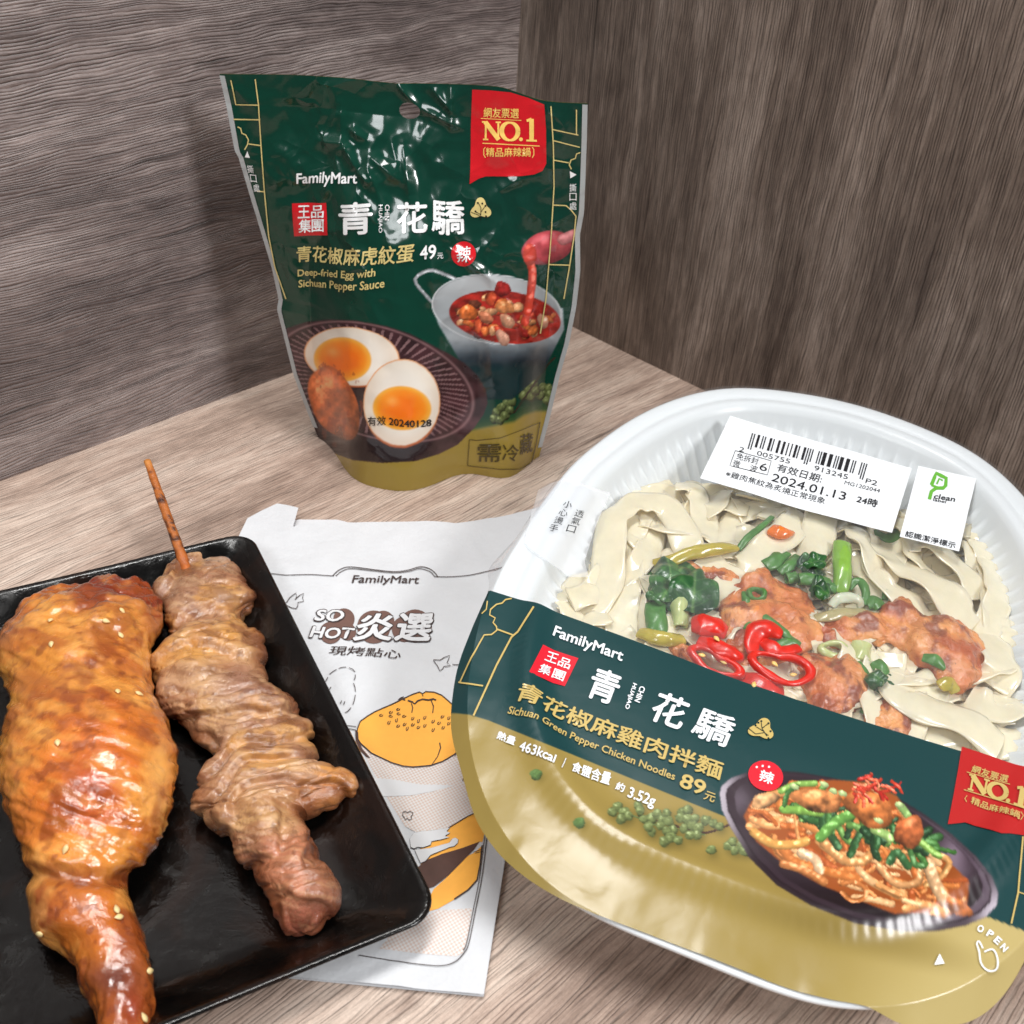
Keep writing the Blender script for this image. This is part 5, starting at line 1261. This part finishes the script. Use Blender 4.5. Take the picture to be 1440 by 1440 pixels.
# lower bed: loose curls that nothing tells apart
rb = random.Random(21); BED = 'loose cream noodle curl deep in the tray bed under the top strands'
mouth = [(700, 900), (760, 800), (830, 730), (900, 690), (985, 668), (1120, 700), (1250, 740), (1360, 760), (1430, 830), (1470, 920), (1480, 1060), (1380, 1060), (1200, 1010), (1000, 930), (820, 880)]
for i in range(230):
    while True:
        x, y = rb.uniform(700, 1480), rb.uniform(670, 1060)
        if inpoly(np.array([x]), np.array([y]), mouth)[0]: break
    a = rb.uniform(0, 6.28); L = rb.uniform(75, 130); c = rb.uniform(-1.1, 1.1); p = []
    for k in range(7):
        p.append((x, y)); x += L*.45*math.cos(a); y += L*.3*math.sin(a); a += c*.55
    p = [(min(max(px, 720), 1470), min(max(py, 690+max(0, px-1000)*.16), 1100)) for px, py in p]
    if any(rho(*SF.pix([q_])[0]) > .83 for q_ in p): continue
    noodle(p, (lambda d0: [d0+rb.uniform(-.002, .002) for _ in range(7)])(rb.uniform(.0095, .0215)), .0105, BED, [rb.uniform(-.55, .55), rb.uniform(-.55, .55)], .0014, i*1.3, .0, 60)
W1 = .0125
N_ = noodle
N_(ki([(110, 960), (200, 860), (270, 700), (300, 520), (320, 330), (420, 220), (540, 190), (660, 230), (740, 330), (790, 470), (830, 560)]), [.014, .011, .008, .007, .006, .005, .005, .006, .007, .009, .012], .0135, 'broad cream noodle arching in a big loop at the left end of the tray', [.1, .2, .3, .5, .4, .1, -.1, -.2, -.1, 0], .0010, 1., -.0005, 120)
N_(ki([(420, 330), (480, 420), (560, 500), (640, 560)]), [.010, .009, .010, .013], .0115, 'short cream noodle end inside the big loop', .2, .0008, 2.)
N_(ki([(400, 520), (420, 640), (400, 800), (380, 960), (370, 1080)]), [.013, .011, .010, .010, .012], .0130, 'cream noodle running down beside the dark spinach leaf', [-.3, -.2, .1, 0], .0012, 3.)
N_(ki([(500, 760), (490, 860), (510, 960), (520, 1060)]), [.014, .011, .011, .013], .0080, 'narrow ruffled noodle edge left of the chopped green stem', -.6, .0014, 4.)
N_(ki([(720, 110), (840, 120), (880, 200), (900, 300), (960, 430), (1040, 480)]), [.010, .009, .010, .011, .012, .014], .0120, 'cream noodle curling behind the big loop under the barcode label corner', [.5, .3, .2, .1], .0012, 5.)
N_(ki([(1010, 130), (960, 230), (900, 290)]), [.012, .010, .013], .010, 'folded noodle flap just under the left edge of the barcode label', [-.5, -.3], .0010, 6.)
N_(ki([(1050, 130), (1090, 220), (1140, 340), (1200, 420)]), [.013, .013, .014, .016], .0050, 'thin strand of noodle leaning under the barcode label', .8, .0006, 7.)
N_(kj([(640, 330), (520, 460), (340, 590), (180, 720), (40, 840), (-60, 900)]), [.010, .007, .006, .007, .009, .013], .0130, 'wavy edged noodle carrying a bit of orange carrot', [.15, .1, .1, .2], .0014, 8.)
N_(kj([(840, 300), (820, 450), (760, 600), (690, 740), (640, 860)]), [.007, .006, .006, .009, .013], .0145, 'smooth broad noodle folded below the middle of the barcode label', [.2, .1, -.3, -.5], .0005, 9., -.0010)
N_(kj([(930, 620), (820, 700), (740, 780), (690, 860)]), [.009, .009, .010, .013], .0100, 'pale noodle tucked behind the upright celery stalk', .2, .0010, 10.)
N_(kj([(1030, 440), (1160, 480), (1240, 600), (1330, 780), (1420, 960)]), [.010, .008, .007, .007, .009], .0115, 'ruffled noodle sweeping right from the celery stalk', [.3, .4, .5, .4], .0016, 11.)
N_(kk([(110, 110), (190, 220), (240, 330), (300, 430), (400, 540), (480, 640)]), [.011, .009, .008, .008, .009, .012], .0135, 'wide noodle with a frilled edge above the right chicken piece', [.3, .3, .2, .1], .0016, 12.)
N_(kk([(220, 180), (360, 290), (480, 360), (600, 470), (720, 600), (800, 690)]), [.011, .008, .006, .006, .007, .010], .0150, 'widest glossy noodle running diagonally to the right end of the tray', [.25, .2, .1, .05], .0016, 13.)
N_(kk([(380, 220), (480, 190), (600, 230), (690, 320), (780, 420), (830, 520)]), [.010, .008, .007, .008, .009, .011], .0120, 'noodle arching just below the square white sticker', [.6, .4, .3, .2], .0010, 14.)
N_(kk([(780, 200), (790, 280), (800, 360)]), [.012, .011, .013], .0085, 'short noodle stub right of the square white sticker', .3, .0008, 15.)
N_(kk([(830, 190), (900, 320), (930, 460), (920, 600), (930, 720)]), [.012, .011, .010, .011, .013], .0120, 'tan noodle along the ribbed right wall of the tray', [.3, .2, .1], .0009, 16.)
N_(kk([(1010, 640), (1020, 720), (1010, 800)]), [.012, .011, .013], .0090, 'tan noodle stub at the far right wall of the tray', .2, .0008, 17.)
N_(kk([(880, 720), (940, 860), (960, 960), (900, 1040)]), [.010, .009, .009, .012], .0140, 'cream noodle bending round the right end of the chicken', .1, .0012, 18.)
N_(kk([(760, 1130), (860, 1160), (960, 1180), (1050, 1120)]), [.010, .008, .008, .010], .0135, 'noodle sheet at the bottom right behind the red badge', [-.2, 0, .2], .0014, 19.)
N_(kk([(340, 970), (380, 1070), (520, 1140), (680, 1210), (820, 1290), (960, 1400)]), [.009, .006, .005, .005, .006, .009], .0150, 'shiny pale noodle in front of the right chicken piece', [.1, .15, .2, .1], .0008, 20., -.0012)
N_(kk([(640, 1330), (760, 1380), (860, 1430)]), [.011, .010, .011], .0125, 'noodle half covered by the printed band near the red badge', .1, .0010, 21.)
# chicken pieces
m_chk = meat_mat('sauced_chicken', (.18, .42), .45, 500, .55, .25, 200, (.20, .06, .02, 1))
PUP = LN
def chunk(name, rows, dep, label, cat, group, paint, mat, n=110, m=90, amp=.0022, fr=120, seed=0):
    global PUP
    V, ST, F = loft(rows, lambda x, y, h: onlid(x, y, dep-h), n, m, .4, .8); F = orient(V, F); N = vnormals(V, F)
    V = V+N*(amp*1.2*(fbm(V*fr*.85+seed, 3, seed)-.5)*2+.0013*(.55-np.abs(fbm(V*190+seed, 3, seed+5)-.5)*4)*.6+.0005*(fbm(V*480, 2, seed+3)-.5))[:, None]
    o = mesh(name, V, closed(V, F, n, m), mat, None, col=paint(V, seed)); tag(o, label, cat, group); return V, F
def chk_paint(V, sd):
    C = np.tile(C255(212, 126, 72), (len(V), 1)); a = fbm(V*90+sd, 4, sd+40); b = fbm(V*170+sd, 3, sd+41); c = fbm(V*60+sd*2, 3, sd+42)
    p_mix(C, ss(.45, .62, a), C255(214, 138, 84)); p_mix(C, ss(.5, .66, b)*.7, C255(168, 78, 44)); p_mix(C, ss(.5, .7, c)*.7, C255(236, 168, 100)); p_mix(C, ss(.60, .74, a*b*2)*.6, C255(120, 56, 42))
    return s2l(np.clip(C, 0, 1))
CG = 'chicken pieces on the noodles'
HG = []
def chicken(rows, dep, label, seed, **k): HG.append(chunk('chicken_piece', rows, dep, label, 'chicken', CG, chk_paint, m_chk, seed=seed, **k))
chicken([(1018, 838, 1052, 812, .005), (1012, 862, 1080, 806, .008), (1010, 890, 1112, 824, .009), (1016, 920, 1142, 846, .009), (1040, 940, 1160, 872, .008), (1090, 946, 1160, 905, .006)], .0138, 'largest orange brown chicken slice in the middle, under the chilli rings', 1, amp=.0026)
chicken([(1138, 880, 1150, 900, .004), (1170, 868, 1178, 912, .006), (1205, 872, 1215, 905, .006), (1236, 868, 1246, 905, .006), (1262, 840, 1272, 915, .007), (1300, 868, 1296, 940, .008), (1335, 878, 1326, 962, .009), (1370, 892, 1352, 975, .008), (1392, 920, 1372, 962, .005)], .0130, 'long reddish chicken slice reaching toward the right wall of the tray', 2, amp=.0028)
chicken([(1120, 950, 1128, 925, .005), (1138, 985, 1160, 920, .008), (1160, 1005, 1190, 928, .009), (1185, 1005, 1212, 955, .007), (1198, 1000, 1216, 975, .004)], .0128, 'rounded orange chicken lump just above the printed band, near the middle', 3, amp=.002)
chicken([(1210, 1005, 1232, 990, .004), (1222, 1030, 1260, 992, .006), (1240, 1050, 1282, 1020, .006), (1262, 1060, 1290, 1040, .004)], .013, 'chicken edge showing between the band and the shiny pale noodle', 4, amp=.0018)
chicken([(930, 800, 950, 790, .003), (975, 796, 985, 815, .005), (1010, 800, 1012, 825, .005), (1040, 806, 1040, 822, .003)], .013, 'small chicken scrap behind the dark spinach leaf', 5, amp=.0015)
chicken([(936, 905, 944, 918, .003), (955, 905, 966, 930, .005), (975, 915, 980, 936, .004)], .012, 'small chicken corner left of the chilli rings at the band', 6, amp=.0014)
# greens
m_leaf = plain('wilted_leaf', rgb(40, 92, 46), .30, .5, .3, 170, coat=.3, bump=.4, bscale=300, bdist=.001, attr=True)
m_scal = plain('scallion_green', rgb(78, 132, 62), .36, .45, .35, 240, coat=.15, bump=.3, bscale=500, sss=.2)
m_pale = plain('scallion_pale', rgb(190, 200, 138), .28, .5, .15, 260, coat=.4, bump=.2, bscale=400, sss=.3)
m_stem = plain('stem_green', rgb(134, 180, 72), .25, .5, .18, 200, coat=.4, bump=.3, bscale=300, sss=.3)
m_yel = plain('stem_yellow', rgb(186, 170, 70), .22, .5, .22, 220, coat=.5, bump=.3, bscale=240, sss=.3)
def tube(name, pts, dep, rad, label, cat, group, mat, flat=.7, n=30, m=14, hollow=False):
    dep = np.interp(np.linspace(0, 1, len(pts)), np.linspace(0, 1, len(dep)), dep) if not np.isscalar(dep) else [dep]*len(pts)
    P = catmull([onlid(x, y, d) for (x, y), d in zip(pts, dep)], n); t = np.gradient(P, axis=0); t /= np.linalg.norm(t, axis=1)[:, None]
    R = np.interp(np.linspace(0, 1, n), np.linspace(0, 1, len(rad)), rad); th = np.linspace(0, 2*np.pi, m, endpoint=False); V = []
    def skin(k): 
        for i in range(n):
            s_ = np.cross(t[i], LN); s_ /= np.linalg.norm(s_)+1e-9; u_ = np.cross(s_, t[i])
            r = R[i]*k*(1+.10*np.sin(th*3+i*.2)); V.append(P[i]+np.outer(np.cos(th)*r, s_)+np.outer(np.sin(th)*r*flat, u_))
    skin(1.)
    if hollow:
        skin(.72); A = gridfaces(n, m, True); k = n*m; F = A+[tuple(x+k for x in f[::-1]) for f in A]
        for e in (0, (n-1)*m): F += [((e+j), e+(j+1) % m, k+e+(j+1) % m, k+e+j) if e else (e+(j+1) % m, e+j, k+e+j, k+e+(j+1) % m) for j in range(m)]
    else: F = gridfaces(n, m, True)+[tuple(range(m))[::-1], tuple((n-1)*m+i for i in range(m))]
    V = np.vstack(V); V = V+LN*(.0012*(fbm(V*210, 3, 3)-.5))[:, None]+.0010*np.stack([fbm(V*170+7, 2, 8)-.5, fbm(V*170+3, 2, 9)-.5, 0*V[:, 0]], 1)
    o = mesh(name, V, F, mat); tag(o, label, cat, group); return o
def leaf(rows, dep, label, seed, amp=.0035):
    """limp folded sheets lying over each other"""
    R = np.array(rows, float); xs = np.r_[R[:, 0], R[:, 2]]; ys = np.r_[R[:, 1], R[:, 3]]
    cx, cy = xs.mean(), ys.mean(); rx, ry = (xs.max()-xs.min())/2*1.02, (ys.max()-ys.min())/2*1.1
    rl = random.Random(seed*13); VV = []; FF = []; CC = []; nu, nv = 54, 46
    c0 = onlid(cx, cy, dep); ux = onlid(cx+10, cy, dep)-c0; uy = onlid(cx, cy+10, dep)-c0
    for k in range(5):
        ox, oy = rl.uniform(-.38, .38)*rx, rl.uniform(-.38, .38)*ry; ro = rl.uniform(0, 6.28); sc = rl.uniform(.62, .92); tx, ty = rl.uniform(-.5, .5), rl.uniform(-.5, .5)
        th, r = np.meshgrid(np.linspace(0, 2*np.pi, nu, endpoint=False), np.linspace(.02, 1, nv)); th = th.ravel(); r = r.ravel()
        rr = r*(.72+.20*np.cos(th)+.07*np.sin(th*3+seed+k)+.03*np.sin(th*7+k*2)); lx, ly = rr*np.cos(th), rr*np.sin(th)*.8
        wx = (lx*math.cos(ro)-ly*math.sin(ro))*rx*sc*1.25+ox; wy = (lx*math.sin(ro)+ly*math.cos(ro))*ry*sc*1.25+oy
        P = c0+np.outer(wx/10, ux)+np.outer(wy/10, uy)
        f = fbm(P*85+k*3.1+seed, 2, seed+k)-.5; g_ = 1-np.abs(fbm(P*70+k*5.3, 2, seed+k+9)-.5)*4
        h = .0042*f*2+.0020*g_*r+.0022*(tx*lx+ty*ly)-.0022*r**4+.0009*np.sin(th*4+seed)*r**3+.0012*(k-1)+.0028
        P = P+np.outer(h, LN); b = len(VV)*nu*nv
        VV.append(P); FF += [tuple(x+b for x in q_) for q_ in gridfaces(nv, nu, True)]+[tuple(b+x for x in range(nu))]
        vein = np.exp(-(np.abs(ly)/.035)**2)+.5*np.exp(-(np.abs(np.sin(lx*9+np.abs(ly)*7))/.16)**2)*(r < .92)
        c = np.tile(C255(36, 84, 44), (len(P), 1)); p_mix(c, ss(.45, .65, fbm(P*140+k, 3, k+31))*.8, C255(62, 118, 54)); p_mix(c, ss(.5, .7, fbm(P*110+k+8, 3, k+37))*.7, C255(20, 50, 36)); p_mix(c, vein*.55, C255(132, 168, 96)); CC.append(s2l(c))
    o = mesh('spinach_leaf', np.vstack(VV), FF, m_leaf, None, col=np.vstack(CC)); tag(o, label, 'leaf', 'dark leaves on the noodles')
leaf([(915, 835, 925, 815, .004), (905, 850, 945, 800, .006), (930, 850, 965, 795, .007), (960, 858, 1000, 806, .008), (985, 862, 1010, 820, .006)], .0095, 'crumpled dark spinach leaf left of the middle chicken slice', 1)
leaf([(903, 838, 906, 832, .003), (908, 860, 935, 830, .005), (925, 858, 938, 845, .003)], .0085, 'bright small leaf tip at the left of the spinach', 2, .002)
leaf([(1120, 815, 1128, 800, .004), (1122, 812, 1148, 788, .006), (1148, 818, 1166, 795, .006), (1160, 815, 1168, 805, .003)], .0095, 'dark leaf clump left of the upright celery stalk', 3)
leaf([(1132, 835, 1140, 826, .003), (1142, 852, 1158, 830, .005), (1155, 862, 1165, 845, .004)], .0095, 'dark leaf below the scallion tubes, left of the white onion slice', 4, .002)
leaf([(1212, 968, 1222, 950, .004), (1216, 985, 1248, 955, .006), (1240, 985, 1262, 960, .005)], .0105, 'dark leaf beside the pale scallion, right of the orange lump', 5, .0025)
GG = 'scallion and stem pieces on the noodles'
tube('celery_stalk', kj([(1040, 610), (1045, 800), (1040, 980), (1010, 1110)]), [.0045, .0045, .006, .009], [.0036, .0039, .0036, .0026], 'upright bright green stalk below the barcode label', 'vegetable', GG, m_stem, .55)
tube('celery_stalk', ki([(580, 600), (700, 570), (860, 520), (1000, 500), (1110, 500)]), [.009, .006, .005, .005, .007], [.0022, .0024, .0032, .0030, .0016], 'yellow green stem lying above the spinach leaf', 'vegetable', GG, m_yel, .7)
tube('celery_stalk', ki([(590, 860), (600, 950), (600, 1030)]), [.008, .008, .010], [.0038, .0040, .0038], 'short upright green stem under the spinach at the left', 'vegetable', GG, m_scal, .6)
tube('celery_stalk', ki([(490, 1040), (580, 1060), (680, 1075), (770, 1090)]), [.009, .007, .007, .009], [.0020, .0030, .0032, .0024], 'olive stem lying along the band edge at the left', 'vegetable', GG, m_yel, .7)
tube('scallion_piece', ki([(750, 770), (745, 870), (755, 1000)]), [.0065, .0065, .009], [.0042, .0038, .0026], 'pale hollow scallion end on the spinach leaf', 'scallion', GG, m_pale, .7, hollow=True)
tube('scallion_piece', ki([(1120, 510), (1180, 430), (1260, 370), (1330, 300)]), [.008, .006, .006, .008], [.0012, .0016, .0015, .0010], 'thin curled scallion strip left of the carrot bit', 'scallion', GG, m_scal, .6)
tube('scallion_piece', kj([(260, 840), (360, 780), (450, 700)]), [.008, .007, .008], [.0026, .0032, .0030], 'chopped scallion leaf above the middle chicken slice', 'scallion', GG, m_scal, .5)
tube('scallion_piece', kj([(400, 900), (500, 830), (590, 750)]), [.008, .0065, .008], [.0018, .0024, .0022], 'slim scallion slice with a white edge beside the chopped leaf', 'scallion', GG, m_scal, .55)
tube('scallion_piece', kj([(470, 960), (580, 950)]), [.0075, .0075], [.0026, .0026], 'dark scallion tube left of its longer neighbour', 'scallion', GG, m_scal, .8, hollow=True)
tube('scallion_piece', kj([(600, 975), (760, 970), (900, 1010)]), [.0065, .006, .008], [.0026, .0028, .0024], 'long dark scallion tube left of the upright stalk', 'scallion', GG, m_scal, .8, hollow=True)
tube('scallion_piece', kj([(910, 1080), (960, 1030)]), [.008, .0075], [.0024, .0022], 'stubby scallion bit at the foot of the upright stalk', 'scallion', GG, m_scal, .7)
tube('scallion_piece', kj([(1110, 1060), (1170, 990), (1240, 1000), (1270, 1100), (1260, 1230)]), [.009, .0075, .007, .007, .009], [.0014, .0016, .0017, .0016, .0012], 'scallion ribbon hooked over right of the upright stalk', 'scallion', GG, m_scal, .6)
tube('scallion_piece', kj([(1290, 1220), (1360, 1200), (1420, 1260)]), [.009, .008, .009], [.003, .0036, .0028], 'scallion leaf scrap right of the white onion slice', 'scallion', GG, m_scal, .45)
tube('scallion_piece', kk([(265, 520), (275, 460)]), [.009, .007], [.0012, .0010], 'tiny scallion sliver standing above the long chicken slice', 'scallion', GG, m_scal, .6)
tube('scallion_piece', kj([(930, 1250), (1000, 1170), (1120, 1150), (1210, 1190), (1220, 1250)]), [.008, .006, .0055, .006, .008], [.0016, .0022, .0024, .0020, .0014], 'white onion slice arched at the foot of the stalk', 'scallion', GG, plain('onion_white', rgb(208, 214, 190), .25, .5, .12, 300, coat=.5, sss=.4), .7)
tube('scallion_piece', kj([(770, 1370), (900, 1340), (1060, 1310), (1280, 1310)]), [.008, .0065, .0065, .008], [.0018, .0026, .0026, .0020], 'pale ribbed onion strip under the arched white slice', 'scallion', GG, plain('onion_pale', rgb(178, 168, 122), .28, .5, .18, 300, coat=.4, sss=.3), .55)
tube('scallion_piece', kl([(600, 55), (600, 110), (598, 150)]), [.006, .006, .007], [.0018, .0016, .0014], 'green scallion strip hanging from the ring on the chicken', 'scallion', GG, m_scal, .6)
tube('scallion_piece', kl([(612, 180), (612, 270)]), [.0065, .0075], [.0026, .0026], 'dark green scallion block left of the right chilli ring', 'scallion', GG, m_scal, .5)
tube('scallion_piece', kl([(690, 185), (760, 240), (830, 290), (900, 350)]), [.006, .0055, .0055, .007], [.0018, .0022, .0024, .0016], 'scallion strip running diagonally above the right chilli ring', 'scallion', GG, m_scal, .5)
tube('scallion_piece', kl([(770, 355), (840, 330), (890, 350)]), [.0055, .005, .006], [.0016, .0022, .0018], 'jagged scallion scrap on the right chilli ring', 'scallion', GG, m_scal, .5)
tube('scallion_piece', kl([(1245, 345), (1240, 440)]), [.008, .009], [.0034, .0034], 'cream white scallion stub right of the yellow ring', 'scallion', GG, m_pale, .8)
tube('scallion_piece', kl([(1200, 460), (1260, 530), (1280, 620), (1270, 740)]), [.008, .008, .009, .011], [.0030, .0026, .0014, .0022], 'scallion stalk trailing down to the band', 'scallion', GG, m_scal, .6)
tube('scallion_piece', kl([(1320, 450), (1360, 480), (1370, 540)]), [.0085, .008, .009], [.0026, .0028, .0022], 'scallion knot beside the shiny pale noodle', 'scallion', GG, m_scal, .7)
tube('scallion_piece', kk([(495, 865), (570, 880), (630, 930)]), [.0055, .0045, .006], [.0018, .0028, .0022], 'dark scallion scrap lying on the long chicken slice', 'scallion', GG, m_scal, .5)
tube('scallion_piece', kk([(600, 1040), (660, 1020), (690, 1080)]), [.0065, .006, .008], [.0022, .0034, .0020], 'olive scallion scrap at the lower edge of the long chicken slice', 'scallion', GG, m_yel, .4)
tube('scallion_piece', kk([(210, 110), (280, 150), (345, 130), (360, 80)]), [.012, .011, .011, .012], [.0014, .0026, .0030, .0020], 'green leaf showing between the two stickers', 'scallion', GG, m_scal, .5)
tube('scallion_piece', kj([(580, 280), (600, 320), (600, 370)]), [.010, .009, .010], [.0014, .0018, .0010], 'scallion wisp peeking from under the barcode label', 'scallion', GG, m_scal, .5)
def ringy(name, c, rx, ry, rot, dep, thick, label, cat, group, mat, wob=.12, seed=0, n=44, m=12, tilt=0., hgt=1., miss=0.):
    """a slice with a hole: closed band round an uneven oval"""
    V = []
    for i in range(n):
        a = 2*math.pi*i/n; k = 1+wob*math.sin(a*2+seed)+wob*.6*math.sin(a*3+seed*2)
        cx, sx_ = math.cos(a), math.sin(a); cr_, sr = math.cos(rot), math.sin(rot)
        p = lambda f: (c[0]+(rx*cx*cr_-ry*sx_*sr)*k*f, c[1]+(rx*cx*sr+ry*sx_*cr_)*k*f)
        P = onlid(*p(1.), dep-tilt*sx_); Q = onlid(*p(.5), dep-tilt*sx_); r_ = P-Q; r_ /= np.linalg.norm(r_)
        tk = thick*(1+.3*math.sin(a*2+seed+1))
        for j in range(m):
            b = 2*math.pi*j/m; V.append(P+r_*tk*math.cos(b)+LN*tk*hgt*math.sin(b))
    F = gridfaces(n, m, True)+[((n-1)*m+j, (n-1)*m+(j+1) % m, (j+1) % m, j) for j in range(m)]
    V = np.array(V); V = V+LN*(.0016*(fbm(V*170+seed, 3, 5)-.5))[:, None]+.0012*np.stack([fbm(V*150+7, 2, 8)-.5, fbm(V*150+3, 2, 9)-.5, 0*V[:, 0]], 1); F = orient(V, F)
    o = mesh(name, V, F, mat); tag(o, label, cat, group); return o
ringy('scallion_ring', kl([(650, 65)])[0], 11, 8, .1, .0055, .0011, 'small dark scallion ring on the middle chicken slice', 'scallion', GG, m_scal, .08, 1, hgt=1.6)
ringy('scallion_ring', kl([(1088, 375)])[0], 16, 9, .1, .0075, .0013, 'yellow green scallion ring right of the chilli rings', 'scallion', GG, m_pale, .06, 2, hgt=1.2)
m_chil = plain('red_chilli', rgb(214, 44, 32), .34, .5, .3, 260, coat=.25, sss=.25, sss_r=(.003, .0008, .0005), bump=.25, bscale=200)
m_seed = plain('chilli_seed', rgb(236, 196, 118), .35, .5, .1, 300, sss=.3)
HL = 'red chilli slices on the chicken'
def chilli(label, parts, seeds):
    p0 = onlid(*parts[0][0][:2], .007) if False else None
    c = np.array(parts[0]['c']); e = empty('chilli_slice', onlid(c[0], c[1], .006), label, 'chilli', HL)
    for p in parts:
        if 'pts' in p: o = tube('chilli_flesh', p['pts'], [d-.0016 for d in p['dep']], p['rad'], None, None, None, m_chil, p.get('flat', .6))
        else: o = ringy('chilli_flesh', p['c'], p['rx'], p['ry'], p['rot'], p['dep'], p['th'], None, None, None, m_chil, .2, p.get('seed', 0), tilt=p.get('tilt', 0), hgt=p.get('h', 1.3))
        w = np.array(e.location); o.data.transform(Matrix.Translation(Vector(-w))); o.parent = e
    for x, y, d in seeds:
        V, F = seed_mesh(onlid(x, y, max(.0006, d-.0018)), LN, .0030, x); mesh('chilli_seed', V, F, m_seed, e)
chilli('left red chilli ring, split open at the front', [
    dict(c=kl([(420, 450)])[0], rx=31, ry=14, rot=.42, dep=.0034, th=.0016, seed=1.2, h=.9),
    dict(pts=kl([(330, 330), (430, 360), (520, 400), (580, 420)]), dep=[.006, .0045, .0045, .006], rad=[.0024, .0036, .0036, .0020], flat=.6),
    dict(pts=kl([(290, 240), (350, 230), (420, 250), (480, 290)]), dep=[.0065, .005, .005, .0065], rad=[.0030, .0052, .0050, .0030], flat=.5)], [(*kl([(430, 318)])[0], .0015), (*kl([(345, 410)])[0], .004), (*kl([(470, 450)])[0], .0055)])
chilli('right red chilli ring, with one big pale seed in its hole', [
    dict(c=kl([(800, 480)])[0], rx=36, ry=20, rot=.42, dep=.0028, th=.0016, seed=2.2, h=.9),
    dict(pts=kl([(640, 400), (625, 330), (660, 270), (720, 260), (790, 295)]), dep=[.006, .005, .0045, .0045, .006], rad=[.0020, .0032, .0042, .0044, .0026], flat=.55),
    dict(pts=kl([(680, 330), (740, 360), (800, 390), (890, 370)]), dep=[.006, .005, .005, .006], rad=[.0020, .0030, .0026, .0018], flat=.6)], [(*kl([(757, 460)])[0], .0030), (*kl([(862, 520)])[0], .006)])
chilli('third red chilli piece, mostly hidden by the printed band', [
    dict(c=kl([(650, 570)])[0], pts=kl([(560, 530), (640, 560), (730, 590), (800, 620)]), dep=[.009, .007, .007, .009], rad=[.0026, .0046, .0046, .0028], flat=.5)], [(*kl([(640, 575)])[0], .0045)])
PUPc = plain('carrot', rgb(236, 122, 40), .25, .5, .15, 300, coat=.4, sss=.3)
tube('carrot_bit', kj([(320, 470), (400, 490), (480, 500), (545, 490)]), [.0055, .0045, .0045, .006], [.0030, .0034, .0024, .0008], 'orange carrot bit on the wavy edged noodle', 'carrot', None, PUPc, .6)
